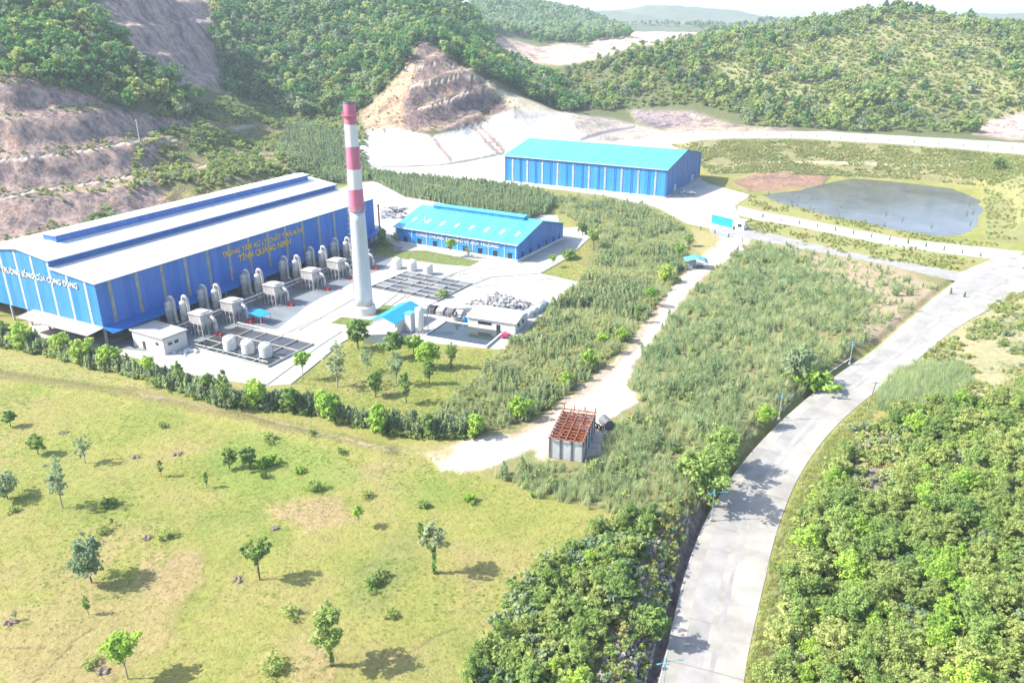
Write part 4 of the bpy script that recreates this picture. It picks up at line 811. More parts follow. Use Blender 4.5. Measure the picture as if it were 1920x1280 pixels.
# ------------------------------------------------------------------ second blue building
B0 = P(743, 455); BA = math.atan2(269.4 - 295.7, 1.9 + 44.2)
bb = thing('sorting_building', 'low blue building with turquoise roof, skylights and wall lettering', 'factory building', B0, BA); L2, W2, E2, R2 = 53.0, 36.0, 6.4, 10.9
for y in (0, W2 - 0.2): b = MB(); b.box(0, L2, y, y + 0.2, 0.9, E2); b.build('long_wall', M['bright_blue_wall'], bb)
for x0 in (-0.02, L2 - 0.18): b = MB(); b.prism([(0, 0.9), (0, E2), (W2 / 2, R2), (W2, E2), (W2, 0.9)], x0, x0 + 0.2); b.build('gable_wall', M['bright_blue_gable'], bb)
b = MB(); b.box(-0.06, L2 + 0.06, -0.06, 0.26, 0, 0.9); b.box(-0.06, L2 + 0.06, W2 - 0.26, W2 + 0.06, 0, 0.9); b.box(-0.06, 0.26, 0.26, W2 - 0.26, 0, 0.9); b.box(L2 - 0.26, L2 + 0.06, 0.26, W2 - 0.26, 0, 0.9); b.build('plinth', M['plaster'], bb)
k2 = (R2 - E2) / (W2 / 2)
b = MB(); e = 0.7; b.prism([(-e, E2 - e * k2), (-e, E2 - e * k2 + 0.14), (W2 / 2, R2 + 0.18), (W2 + e, E2 - e * k2 + 0.14), (W2 + e, E2 - e * k2), (W2 / 2, R2 + 0.04)], -0.6, L2 + 0.6); rf = b.build('roof', M['cyan_roof'], bb)
b = MB(); b.box(-0.6, L2 + 0.6, -0.86, -0.7, E2 - 0.25, E2 + 0.02); b.build('gutter', M['white_paint'], bb)
b = MB(); b.box(6.5, 46.5, W2 / 2 - 1.7, W2 / 2 + 1.7, R2 - 0.5, R2 + 1.05); rv2 = b.build('ridge_vent', M['bright_blue_wall'], bb)
b = MB(); b.prism([(W2 / 2 - 2.1, R2 + 1.05), (W2 / 2 - 2.1, R2 + 1.15), (W2 / 2, R2 + 1.55), (W2 / 2 + 2.1, R2 + 1.15), (W2 / 2 + 2.1, R2 + 1.05)], 6.1, 46.9); b.build('vent_roof', M['cyan_roof'], rv2)
for k in range(8):
    x = 3.7 + k * 6.45; y0, y1 = 5.2, 8.2; b = MB(); z = lambda y: E2 + y * k2 + 0.2
    b.add([(x, y0, z(y0)), (x + 1.1, y0, z(y0)), (x + 1.1, y1, z(y1)), (x, y1, z(y1)), (x, y0, z(y0) - 0.1), (x + 1.1, y0, z(y0) - 0.1), (x + 1.1, y1, z(y1) - 0.1), (x, y1, z(y1) - 0.1)], [(0, 1, 2, 3), (0, 4, 5, 1), (1, 5, 6, 2), (2, 6, 7, 3), (3, 7, 4, 0)]); b.build('skylight', M['white_paint'], bb)
for k, x in enumerate((4.5, 11.0, 18.0, 24.5, 31.2, 37.7, 44.0, 50.0)):
    b = MB(); b.box(x - 0.9, x + 0.9, -0.05, 0.02, 1.0, 3.1); wd = b.build('window', M['window_dark'], bb); b = MB(); b.box(x - 1.0, x + 1.0, -0.35, -0.05, 3.1, 3.22); b.build('hood', M['bright_blue'], wd)
for x in (0.5, 7.6, 14.4, 21.2, 28, 34.6, 41.2, 47.8, 52.4): b = MB(); b.box(x - 0.09, x + 0.09, -0.14, 0.0, 0, E2 - 0.3); b.build('downpipe', M['white_paint'], bb)
for y in (4, 10, 16, 22, 28, 33): b = MB(); b.box(L2 + 0.0, L2 + 0.06, y - 0.6, y + 0.6, 1.0, 2.9); b.build('window', M['window_dark'], bb)
text('CÙNG CHUNG TAY BẢO VỆ MÔI TRƯỜNG', 1.5, M['letter_white'], bb, (9.5, -0.1, 4.05), (R(90), 0, 0), width=36)
b = MB(); b.tube([(10.0, 5.4, E2 + 1), (10.0, 5.4, E2 + 4)], 0.25, 10); b.build('flue', M['white_paint'], bb)

# ------------------------------------------------------------------ big warehouse
W0 = P(947, 340); WA = R(-28.2); L3, W3, E3, R3 = 87.0, 58.0, 13.4, 18.4
wh = thing('warehouse', 'large bright blue warehouse with turquoise roof beside the reservoir', 'warehouse', W0, WA)
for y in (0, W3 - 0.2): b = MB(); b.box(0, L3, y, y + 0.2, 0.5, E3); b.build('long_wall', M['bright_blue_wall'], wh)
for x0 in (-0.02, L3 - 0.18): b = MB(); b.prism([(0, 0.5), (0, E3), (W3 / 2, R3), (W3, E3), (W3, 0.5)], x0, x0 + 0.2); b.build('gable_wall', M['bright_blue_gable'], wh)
k3 = (R3 - E3) / (W3 / 2); e = 0.7
b = MB(); b.prism([(-e, E3 - e * k3), (-e, E3 - e * k3 + 0.16), (W3 / 2, R3 + 0.2), (W3 + e, E3 - e * k3 + 0.16), (W3 + e, E3 - e * k3), (W3 / 2, R3 + 0.04)], -0.6, L3 + 0.6); b.build('roof', M['cyan_roof'], wh)
b = MB(); b.box(-0.6, L3 + 0.6, -0.88, -0.72, E3 - 0.35, E3 + 0.0); b.build('gutter', M['pale_strip'], wh)
b = MB(); b.box(-0.06, L3 + 0.06, -0.06, 0.3, 0, 0.5); b.box(L3 - 0.3, L3 + 0.06, 0.3, W3 - 0.3, 0, 0.5); b.box(-0.06, 0.3, 0.3, W3, 0, 0.5); b.build('plinth', M['plaster'], wh)
for k in range(10):
    x = 4.6 + k * 8.55; b = MB()
    for j in range(17): z = 0.9 + j * 0.7; b.add([(x - 0.45, -0.02, z), (x + 0.45, -0.02, z), (x + 0.45, -0.3, z), (x - 0.45, -0.3, z), (x - 0.45, -0.02, z + 0.4), (x + 0.45, -0.02, z + 0.4)], [(0, 3, 2, 1), (3, 4, 5, 2), (0, 4, 3), (1, 2, 5), (0, 1, 5, 4)])
    b.build('louvre_column', M['light_strip'], wh)
for k in range(11):
    x = 0.4 + k * 8.6
    for dx in (0, 0.8): b = MB(); b.box(x + dx - 0.08, x + dx + 0.08, -0.16, 0, 0, E3 - 0.4); b.build('downpipe', M['blue_trim'], wh)
for y in (14.5, 43.5):
    b = MB(); b.box(L3 + 0.0, L3 + 0.08, y - 1.9, y + 1.9, 0, 4.6); d_ = b.build('door', M['pale_strip'], wh); b = MB(); b.box(L3, L3 + 1.2, y - 2.3, y + 2.3, 4.7, 4.85); b.build('hood', M['blue_trim'], d_)
b = MB(); b.box(L3 + 0.1, L3 + 2.4, 9, 53, 0.04, 0.9); b.build('loading_dock', M['grey_concrete'], wh)
for y in np.arange(5, 56, 5.5): b = MB(); b.box(L3 + 0.0, L3 + 0.1, y - 0.12, y + 0.12, 0.5, E3 + min(y, W3 - y) * k3 - 0.3); b.build('wall_rib', M['light_strip'], wh)
# parked cars in its shade
def make_car(loc, rz, label):
    t = thing('parked_car', label, 'car', loc, rz); b = MB()
    pr = [(-2.2, 0.35), (-2.25, 0.75), (-1.9, 0.92), (-1.4, 1.0), (-0.8, 1.45), (0.9, 1.48), (1.55, 1.0), (2.15, 0.85), (2.25, 0.4)]
    n = len(pr); vs = []
    for y, s_ in ((-0.85, 1), (0.85, 1)): vs += [(x, y * (0.86 if z > 1.1 else 1), z) for x, z in pr]
    b.add(vs, [tuple(range(n)), tuple(range(2 * n - 1, n - 1, -1))] + [((i + 1) % n, i, i + n, (i + 1) % n + n) for i in range(n)]); b.build('body', M['car_paint'], t)
    for s_ in (-1, 1):
        b = MB(); b.add([(-0.95, 0.79 * s_, 1.05), (1.15, 0.79 * s_, 1.05), (0.75, 0.74 * s_, 1.4), (-0.7, 0.74 * s_, 1.4)], [(0, 1, 2, 3)]); b.build('window', M['window_dark'], t)
        for x in (-1.35, 1.35): b = MB(); b.tube([(x, 0.68 * s_, 0.32), (x, 0.9 * s_, 0.32)], 0.32, 12); b.build('wheel', M['rubber'], t)
    b = MB(); b.add([(1.52, -0.7, 1.05), (1.52, 0.7, 1.05), (0.97, 0.62, 1.45), (0.97, -0.62, 1.45)], [(0, 1, 2, 3)]); b.add([(-1.33, -0.7, 1.06), (-1.33, 0.7, 1.06), (-0.84, 0.62, 1.44), (-0.84, -0.62, 1.44)], [(3, 2, 1, 0)]); b.build('windscreen', M['window_dark'], t)
    return t
make_car(P(1296, 364, 0.04), WA + 0.1, 'white car parked in the shadow beside the warehouse end')
make_car(P(1280, 362, 0.04), WA + 1.6, 'pale car parked close to the warehouse door, nearer the wall')

# ------------------------------------------------------------------ gate sign, stall, rusty shed
s0, s1 = P(1334, 420), P(1373, 430); sa3 = math.atan2(s1.y - s0.y, s1.x - s0.x)
t = thing('sign_wall', 'plain bright blue panel with white end wall at the junction', 'sign', s0, sa3); ln = (s1 - s0).length
b = MB(); b.box(0, ln, -0.1, 0.25, 0.3, 4.2); b.build('panel', M['bright_blue'], t); b = MB(); b.box(-0.15, ln + 0.1, -0.18, 0.33, 4.2, 4.35); b.box(-0.15, -0.02, -0.18, 0.33, 0, 4.2); b.box(ln + 0.001, ln + 0.12, -0.18, 0.33, 0, 4.2); b.box(-0.02, ln, -0.14, 0.3, 0, 0.3); b.build('frame', M['white_paint'], t)
t = thing('guard_booth', 'small white booth standing right behind the blue sign panel', 'booth', P(1378, 430), sa3 + R(20)); b = MB(); b.box(0, 3.6, 0, 3.0, 0, 3.7); b.build('wall', M['white_paint'], t); b = MB(); b.box(-0.2, 3.8, -0.2, 3.2, 3.7, 3.85); b.build('roof', M['pale_concrete'], t); b = MB(); b.box(1, 2.6, -0.05, 0.02, 1.2, 2.4); b.build('window', M['window_dark'], t)
t = thing('roadside_stall', 'little stall under a sagging turquoise tarpaulin beside the dirt track', 'stall', P(1281, 505), R(-8)); b = MB()
n_ = 7; gx_ = [(i / 6, j / 6) for j in range(n_) for i in range(n_)]
b.add([(8.2 * i, 6 * j, 2.6 + 1.4 * (1 - abs(2 * i - 1)) - 0.35 * math.sin(j * 3.1) * math.sin(i * 6.2) ** 2 - 0.2 * i) for i, j in gx_], [(j * n_ + i, j * n_ + i + 1, (j + 1) * n_ + i + 1, (j + 1) * n_ + i) for j in range(6) for i in range(6)])
o = b.build('tarpaulin', M['tarp_blue'], t, True); sm_ = o.modifiers.new('thick', 'SOLIDIFY'); sm_.thickness = 0.04
for x in (0.2, 4.1, 8.0):
    for y in (0.2, 5.8): b = MB(); b.tube([(x, y, 0), (x, y, 3.9 if x == 4.1 else 2.5)], 0.06, 5); b.build('post', M['wood'], t)
b = MB(); b.box(1.0, 3.2, 0.8, 1.8, 0, 1.0); b.build('counter', M['white_paint'], t); b = MB(); b.box(1.0, 4.5, 4.5, 4.6, 0, 2.2); b.build('back_screen', M['bag'], t)
b = MB(); b.box(4.6, 6.2, 2, 3, 0, 0.8); b.box(5, 7, 3.6, 4.4, 0, 0.5); b.build('table', M['dark_steel'], t)
t = thing('motorbike', 'dark motorbike parked at the left front of the tarpaulin stall', 'motorbike', P(1283, 513), R(15)); b = MB()
for x in (-0.65, 0.65):
    w_ = MB(); w_.tube([(x + 0.3 * math.cos(a), 0, 0.32 + 0.3 * math.sin(a)) for a in np.linspace(0, 2 * math.pi, 17)], 0.06, 6); w_.build('wheel', M['rubber'], t)
b.tube([(-0.7, 0, 0.75), (-0.2, 0, 0.8), (0.15, 0, 0.6), (0.5, 0, 0.8), (0.65, 0, 0.35)], [0.12, 0.16, 0.14, 0.12, 0.06], 8); b.tube([(0.48, -0.35, 1.05), (0.45, 0, 0.95), (0.48, 0.35, 1.05)], 0.03, 5); b.build('body', M['dark_steel'], t)
r0, r1 = P(1030, 857), P(1091, 866); ra = math.atan2(r1.y - r0.y, r1.x - r0.x)
ru = thing('rusty_shed', 'roofless grey walled shed topped by a rusty steel roof grid', 'shed', r0, ra); rw, rd, rh = 6.6, 12.0, 4.3
b = MB(); b.box(0, rw, 0, 0.08, 0, rh); b.box(0, rw, rd - 0.08, rd, 0, rh); b.box(0, 0.08, 0.08, rd - 0.08, 0, rh); b.box(rw - 0.08, rw, 0.08, rd - 0.08, 0, rh); b.build('wall', M['grey_panel'], ru)
for x in np.linspace(0, rw, 4):
    for y in ((0, rd) if 0 < x < rw else np.linspace(0, rd, 5)): b = MB(); b.box(x - 0.16, x + 0.16, y - 0.16, y + 0.16, 0, rh + 0.05); b.build('post', M['dark_steel'], ru)
b = MB(); zt = rh + 0.2
for y in np.linspace(-0.4, rd + 0.4, 11): b.box(-0.3, rw + 0.3, y - 0.09, y + 0.09, zt, zt + 0.18)
for x in np.linspace(0, rw, 5): b.box(x - 0.08, x + 0.08, -0.7, rd + 0.7, zt + 0.18, zt + 0.36)
for y in np.linspace(0, rd, 5)[:-1]:
    for x in np.linspace(0, rw, 4)[:-1]: b.bar((x, y, zt + 0.1), (x + rw / 3, y + rd / 4, zt + 0.1), 0.05)
for y in np.linspace(0.5, rd - 0.5, 6): b.bar((0, y, zt - 0.9), (rw, y, zt - 0.9), 0.07); [b.bar((x, y, zt - 0.9), (x + 0.8, y, zt), 0.05) for x in np.linspace(0, rw - 1, 6)]
for x in (0, rw): b.bar((x, 0, zt - 0.9), (x, rd, zt - 0.9), 0.07)
for x in np.linspace(0, rw, 4): b.box(x - 0.1, x + 0.1, rd + 0.5, rd + 0.7, zt, zt + 1.0)
b.build('roof_grid', M['rust'], ru)
b = MB(); b.box(0.3, rw - 0.3, 0.3, rd - 0.3, 0, 0.15); b.build('floor', M['rust'], ru)
t = thing('scrap_tank', 'dark round tank and tyres leaning behind the rusty shed', 'tank', P(1142, 806), R(20)); b = MB(); b.tube([(0, 0, 1.1), (0, 3.0, 1.1)], 1.1, 16); b.build('tank_body', M['dark_steel'], t)
for k in range(3): b = MB(); b.tube([(-1.6 - 0.3 * k, 0.6 * math.cos(a) + k, 0.6 + 0.55 * math.sin(a)) for a in np.linspace(0, 6.28, 15)], 0.17, 6); b.build('tyre', M['rubber'], t)

# ------------------------------------------------------------------ street lamps and poles
def make_lamp():
    t = thing('street_lamp', '', 'street lamp', (0, 0, 0), 0, 'lamps along the road edge'); h = 5.6
    b = MB(); b.tube([(0, 0, 0), (0, 0, h)], [0.11, 0.07], 8); b.box(-0.25, 0.25, -0.25, 0.25, -0.3, 0.15); b.build('pole', M['galv'], t)
    b = MB(); b.tube([(-0.9, 0, h - 0.25), (0, 0, h - 0.1), (1.9, 0, h + 0.1)], 0.045, 6); b.bar((0, -0.7, h - 0.35), (0, 0.7, h - 0.35), 0.05); b.bar((-0.5, 0, h - 0.55), (0.6, 0, h - 0.5), 0.05); b.build('arm', M['lamp_cyan'], t)
    b = MB(); b.lathe([(0.02, h - 0.1), (0.16, h + 0.15), (0.1, h + 0.6), (0.02, h + 0.75)], n=8); b.build('finial', M['lamp_cyan'], t)
    for x in (-0.95, 2.1): b = MB(); b.cbox((x, 0, h - 0.22 + 0.1 * x), (0.55, 0.2, 0.1)); b.build('lamp_head', M['lamp_cyan'], t)
    return t
lm = make_lamp()
for k, (u, v, s_) in enumerate([(1247, 1300, 'at the bottom edge, lowest along the road'), (1337, 973, 'beside the bushy roadside tree'), (1463, 784, 'at the middle of the bend beside the reeds'), (1595, 681, 'farthest up the road above the reeds')]):
    o = lm if k == 0 else clone(lm); z = -4.1 + 4.1 * max(0, min(1, (1200 - v) / 680)) ** 1.1; p = P(u, v, z); o.location = (p.x - 0.3, p.y, z + 0.0); o.rotation_euler = (0, 0, 0.15 - 0.1 * k); o['label'] = f'thin lamp post with cyan fittings {s_}'
for u, v, h, s_, rr, m, tilt in [(1626, 768, 7.0, 'leaning grey wooden pole at the right edge of the road', 0.13, 'wood', 0.12), (1756, 668, 4.0, 'short bare post in the scrub right of the road', 0.1, 'wood', 0.05), (262, 266, 10.5, 'white power pole on the terraced cut slope', 0.22, 'white_paint', 0.0), (718, 366, 7, 'white pole among dark saplings behind the hall', 0.16, 'white_paint', 0.0)]:
    p = hit(u, v); t = thing('pole', s_, 'pole', p); b = MB(); b.tube([(0, 0, -0.5), (tilt * h, 0, h)], [rr, rr * 0.7], 7); b.build('shaft', M[m], t); b = MB(); b.bar((tilt * h - 0.7, 0, h * 0.94), (tilt * h + 0.7, 0, h * 0.94), 0.07); b.build('crossarm', M[m], t)
# ------------------------------------------------------------------ plants: prototypes
def leafcloud(cen, rad, per, size, flatz=0.75, up=0.5, elong=1.5, seed=0, shade=None):
    """leaf-sized quads spread round clump centres; returns verts, var"""
    g = np.random.default_rng(seed); cen = np.asarray(cen, float); n = len(cen); rad = np.broadcast_to(rad, (n,))
    c = np.repeat(cen, per, 0); r = np.repeat(rad, per); m = len(c)
    d = g.normal(size=(m, 3)); d /= np.linalg.norm(d, axis=1)[:, None]; q = d * (r * g.random(m) ** 0.45)[:, None]; q[:, 2] *= flatz
    p = c + q; nr = d + np.array([0, 0, up]) + g.normal(size=(m, 3)) * 0.55; nr /= np.linalg.norm(nr, axis=1)[:, None]
    a = np.cross(nr, g.normal(size=(m, 3))); a /= np.linalg.norm(a, axis=1)[:, None]; b = np.cross(nr, a); s = size * g.uniform(0.6, 1.35, m)[:, None]
    v = np.stack([p - a * s * elong * .5, p - b * s * .38 + a * s * .1, p + a * s * elong * .5, p + b * s * .38 + a * s * .1], 1).reshape(-1, 3)
    cv = np.repeat(g.random(n), per) * 0.65 + g.random(m) * 0.35
    return v, np.repeat(cv, 4)
def blades(n, r, h, wd, lean, seed=0, seg=2, hvar=0.35, droop=0.0):
    """upright narrow leaves from a tuft; triangles strips"""
    g = np.random.default_rng(seed); vs = []; var = []; fs = []
    for i in range(n):
        a = g.uniform(0, 6.283); rr = r * math.sqrt(g.random()); b0 = np.array([rr * math.cos(a), rr * math.sin(a), 0]); hh = h * g.uniform(1 - hvar, 1); la = g.uniform(0, 6.283); ll = lean * hh * g.uniform(0.2, 1)
        dr = np.array([math.cos(la), math.sin(la), 0]); sd = np.array([-math.sin(la + g.normal() * .8), math.cos(la + g.normal() * .8), 0]); o = len(vs); v_ = g.random()
        for k in range(seg + 1):
            t = k / seg; c = b0 + dr * ll * t * t + np.array([0, 0, hh * t - droop * hh * t ** 3]); w_ = wd * (1 - 0.92 * t)
            vs += [c - sd * w_, c + sd * w_]; var += [v_, v_]
        fs += [(o + 2 * k, o + 2 * k + 1, o + 2 * k + 3, o + 2 * k + 2) for k in range(seg)]
    return np.array(vs), fs, var
def pmesh(name, parts):
    """parts: (verts, faces|None for quads, var, material)"""
    V = []; F = []; A = []; MI = []; ms = []; o = 0
    for v, f, a, m in parts:
        v = np.asarray(v, float)
        if f is None: f = np.arange(len(v)).reshape(-1, 4).tolist()
        V.append(v); F += [tuple(i + o for i in q) for q in f]; A.append(np.broadcast_to(a, (len(v),))); MI += [len(ms)] * len(f); ms.append(m); o += len(v)
    me = bpy.data.meshes.new(name); me.from_pydata(np.concatenate(V).tolist(), [], F)
    for m in ms: me.materials.append(m)
    me.polygons.foreach_set('material_index', MI); at = me.attributes.new('var', 'FLOAT', 'POINT'); at.data.foreach_set('value', np.concatenate(A).astype(np.float32)); me.update(); return me
def limbs(seed, h, r, tips, base_h=0.0, stems=1):
    b = MB(); g = random.Random(seed)
    for s_ in range(stems):
        ox, oy = (0, 0) if stems == 1 else (g.uniform(-.25, .25), g.uniform(-.25, .25)); k = 0.5 if stems > 1 else 1
        b.tube([(ox, oy, -0.3), (ox * 1.4 + g.uniform(-.1, .1), oy * 1.4 + g.uniform(-.1, .1), h * .3), (ox * 2.4 + g.uniform(-.2, .2), oy * 2.4 + g.uniform(-.2, .2), h * .62)], [r * k, r * .75 * k, r * .5 * k], 6)
    for t in tips:
        z0 = h * g.uniform(.28, .6); b.tube([(0, 0, z0), (t[0] * .5, t[1] * .5, (z0 + t[2]) / 2 + .1), tuple(t)], [r * .4, r * .28, r * .1], 4)
    return b
def crown_centres(g, n, rx, rz, zc, shell=0.55, lump=0.25, asym=0.0):
    o = []
    ph = g.uniform(0, 6.28, 6)
    for i in range(n):
        d = g.normal(size=3); d /= np.linalg.norm(d); k = g.uniform(shell, 1.0); a = math.atan2(d[1], d[0]); q = 1 + lump * math.sin(2 * a + ph[0]) + lump * .7 * math.sin(3 * a + ph[1] + d[2] * 2) + lump * .6 * math.sin(5 * d[2] + ph[2])
        o.append((d[0] * rx * k * q + asym * d[2], d[1] * rx * k * q, zc + d[2] * rz * k * (1 + lump * .5 * math.sin(a + ph[3]))))
    return np.array(o)
TREES = {}
def make_tree(key, seed, h, rx, z0, n, per, size, leaf, bark, r=0.14, lump=0.25, shell=0.5, stems=1, cl=0.24, ivy=0):
    g = np.random.default_rng(seed); zc = (z0 + h) / 2; rz = (h - z0) / 2; c = crown_centres(g, n, rx * .88, rz * .9, zc, shell, lump)
    c = c[c[:, 2] > 0.15]
    v, a = leafcloud(c, cl * rx * g.uniform(.7, 1.35, len(c)), per, size, seed=seed); parts = [(v, None, a, M[leaf])]
    if ivy:
        cz = np.linspace(.2, z0 + .5, ivy); cc = np.stack([g.normal(0, .12, ivy), g.normal(0, .12, ivy), cz], 1); v, a = leafcloud(cc, .38, 22, size * .8, seed=seed + 5); parts.append((v, None, a * .5, M['leaf_mid']))
    cr = pmesh('crown', parts); tips = c[g.choice(len(c), min(len(c), 9), False)] * np.array([.8, .8, .95])
    b = limbs(seed, min(h * .8, zc + rz * .3) if z0 > .6 else h * .7, r, tips, 0, stems); tk_ = pmesh('trunk', [(b.v, b.f, .5, M[bark])])
    TREES[key] = (h, tk_, cr)
for i in range(3):
    make_tree(f'vase{i}', 10 + i, 6.0, 1.75, 2.3, 46, 26, .34, 'leaf_mid', 'bark', .13, stems=3)
    make_tree(f'round{i}', 20 + i, 5.0, 2.1, .7, 70, 26, .36, 'leaf_bright', 'bark', .15)
    make_tree(f'slim{i}', 30 + i, 6.0, 1.15, .9, 46, 24, .32, 'leaf_mid', 'bark', .11)
    make_tree(f'airy{i}', 40 + i, 7.0, 2.0, 1.4, 44, 13, .30, 'leaf_grey', 'pale_bark', .11, shell=.3, cl=.22)
    make_tree(f'broad{i}', 50 + i, 6.5, 3.2, 1.0, 95, 22, .40, 'leaf_grey', 'bark', .17, lump=.32)
    make_tree(f'ivy{i}', 60 + i, 8.0, 2.0, 4.2, 60, 24, .33, 'leaf_grey', 'bark', .16, ivy=16)
    make_tree(f'tall{i}', 70 + i, 9.0, 1.9, 2.4, 90, 22, .34, 'leaf_mid', 'bark', .17, lump=.35, ivy=8)
    make_tree(f'lolly{i}', 80 + i, 6.0, 1.8, 3.0, 46, 26, .32, 'leaf_bright', 'pale_bark', .1)
    make_tree(f'bush{i}', 90 + i, 1.3, 1.5, .1, 30, 14, .24, 'leaf_olive', 'bark', .05)
    make_tree(f'dbush{i}', 95 + i, 1.7, 1.6, .1, 40, 20, .28, 'leaf_mid', 'bark', .05)
    make_tree(f'brightbush{i}', 98 + i, 1.5, 1.6, .1, 36, 20, .28, 'leaf_bright', 'bark', .05)
    make_tree(f'dark{i}', 110 + i, 5.0, 1.7, 1.0, 56, 26, .36, 'leaf_mid', 'bark', .13)
for i in range(6):
    make_tree(f'wood{i}', 120 + i, 6.5, [2.9, 2.4, 2.2, 2.6, 2.0, 3.0][i], [1.0, 1.2, 2.0, 1.0, 1.6, .8][i], [90, 110, 60, 90, 75, 110][i], [34, 34, 26, 34, 30, 30][i], .28, ['leaf_olive', 'leaf_mid', 'leaf_olive', 'leaf_bright', 'leaf_mid', 'leaf_olive'][i], 'bark', .16, lump=[.3, .4, .45, .3, .5, .35][i], shell=.3, cl=[.22, .25, .2, .25, .28, .2][i])
def hpx(p, v, px):
    lo, hi = 0.0, 80.0
    for _ in range(30):
        m = (lo + hi) / 2; vv = project(p[0], p[1], p[2] + m)[1]
        if v - vv < px: lo = m
        else: hi = m
    return lo
def plant(key, p, h, label, group=None, rz=None, name='tree', cat='tree', wide=1.0):
    h0, tk_, cr = TREES[key]; s_ = h / h0
    t = thing(name, label, cat, p, random.uniform(0, 6.28) if rz is None else rz, group); t.scale = (s_ * wide, s_ * wide, s_)
    for n_, me in (('trunk', tk_), ('crown', cr)):
        o = bpy.data.objects.new(n_, me); COL.objects.link(o); o.parent = t
    return t
def at(u, v, px, key, label, **k):
    p = hit(u, v); return plant(key, p, hpx(p, v, px), label, **k)

# lone trees and shrubs on the mown meadow
MEADOW = 'trees and shrubs dotted over the meadow'
for u, v, px, key, lab, wide in [
    (72, 852, 40, 'dark0', 'small dark green bushy tree near the top left of the meadow', 1.0), (20, 800, 32, 'dark1', 'little dark tree at the left edge under the bank', 1.0), (14, 935, 52, 'broad1', 'dark rounded tree cut by the left edge of the meadow', .9),
    (118, 952, 100, 'airy0', 'tall sparse pale tree standing among the upper left shrubs', .85), (160, 868, 62, 'airy1', 'pale see-through tree beside the small dark bushy tree', .95), (303, 894, 34, 'slim0', 'small slender sapling alone on the upper meadow', .8),
    (388, 914, 34, 'slim1', 'thin bright sapling left of the shrub clump', .7), (430, 878, 40, 'dark2', 'left one of the two dark round trees on the bright green patch', 1.0), (468, 878, 42, 'dark0', 'right one of the two dark round trees on the bright green patch', 1.0),
    (487, 1088, 82, 'vase0', 'vase shaped tree with bare forked stem in mid meadow', .85), (172, 1092, 84, 'broad0', 'broad grey-green tree throwing a wide shadow on the left', .72), (240, 1272, 82, 'lolly1', 'bright green forked tree at the bottom left', 1.1),
    (166, 1152, 36, 'slim2', 'twiggy little sapling below the broad grey-green tree', .8), (622, 1248, 122, 'tall0', 'tall dark leafy tree by the cracked soil, lower middle', 1.0), (674, 988, 42, 'lolly2', 'small round headed tree beside the bare pink patch', .75),
    (814, 1074, 92, 'ivy0', 'grey crowned tree with creeper covered trunk, right half of meadow', 1.0), (790, 1022, 48, 'slim1', 'narrow green tree just behind the creeper covered one', .8)]:
    at(u, v, px, key, lab, wide=wide, group=MEADOW)
for i, (u, v, px, key, lab) in enumerate([
    (505, 872, 30, 'brightbush0', 'bright green shrub right of the paired round trees'), (495, 895, 18, 'dbush0', 'low dark shrub below the paired round trees'), (560, 885, 18, 'brightbush1', 'low bright shrub in the lush patch'), (588, 918, 26, 'bush1', 'shrub over a dark soil clod'),
    (502, 825, 24, 'bush2', 'shrub beside the worn track on the bank'), (585, 812, 14, 'bush0', 'small weedy shrub below the row of yard trees'), (200, 950, 26, 'dbush1', 'dark shrub right of the tall sparse pale tree'), (192, 1000, 20, 'bush1', 'flat shrub below the dark shrub group'),
    (210, 985, 26, 'slim0', 'spindly shrub in the left meadow hollow'), (310, 1008, 22, 'bush2', 'grey shrub over a clod in mid left meadow'), (25, 958, 18, 'bush0', 'low bush in the shade near the left edge'), (795, 950, 18, 'dbush2', 'low dark green mound on the right meadow'),
    (880, 940, 22, 'brightbush2', 'wide bed of bright leafy plants near the reeds'), (688, 930, 18, 'bush1', 'grey-green mound right of the bare pink patch'), (695, 1100, 28, 'dbush0', 'dark shrub in the green gully'), (715, 1085, 24, 'bush0', 'light shrub beside the gully'),
    (545, 1152, 24, 'bush2', 'pale shrub left of the tall dark leafy tree'), (30, 1162, 34, 'airy2', 'half dead twiggy bush at the lower left edge'), (512, 1258, 34, 'bush1', 'straggly weeds beside the cracked soil'), (735, 1155, 20, 'bush0', 'low weeds right of the tall dark tree'),
    (170, 1248, 20, 'bush2', 'dry weeds left of the bright forked tree'), (640, 850, 16, 'bush1', 'brown weed patch on the track edge'), (305, 800, 16, 'bush2', 'small weed clump high on the left meadow'), (1035, 915, 26, 'bush0', 'shrub at the foot of the reed bed')]):
    at(u, v, px * .58, key, lab, name='shrub', cat='shrub', group=MEADOW)
for i, (u, v, lab) in enumerate([(275, 1010, 'dark clod of dug soil under the grey shrub'), (446, 1088, 'soil clod with dead sticks left of the vase tree'), (118, 812, 'purple-brown clod near the upper left shrubs'), (255, 857, 'grey clod on the upper meadow'), (332, 852, 'grey clod right of the upper meadow centre'), (20, 1168, 'dark clod under the half dead bush'), (195, 1258, 'heap of dark sticks left of the bright forked tree'), (518, 990, 'clod beside the green hollow')]):
    p = hit(u, v); b = MB(); g = random.Random(i)
    for k in range(9):
        x, y, r = g.uniform(-.7, .7), g.uniform(-.5, .5), g.uniform(.18, .45); b.lathe([(r * .6, -.1), (r, r * .3), (r * .6, r * .8), (.05, r)], (x, y), 6)
    for k in range(7): a = g.uniform(0, 6.28); b.bar((0, 0, .1), (math.cos(a) * g.uniform(.5, 1.3), math.sin(a) * g.uniform(.5, 1.3), g.uniform(.1, .6)), .04)
    o = b.build('soil_clod', M['wood']); o.location = p; tag(o, lab, 'soil clod', 'soil clods on the meadow')

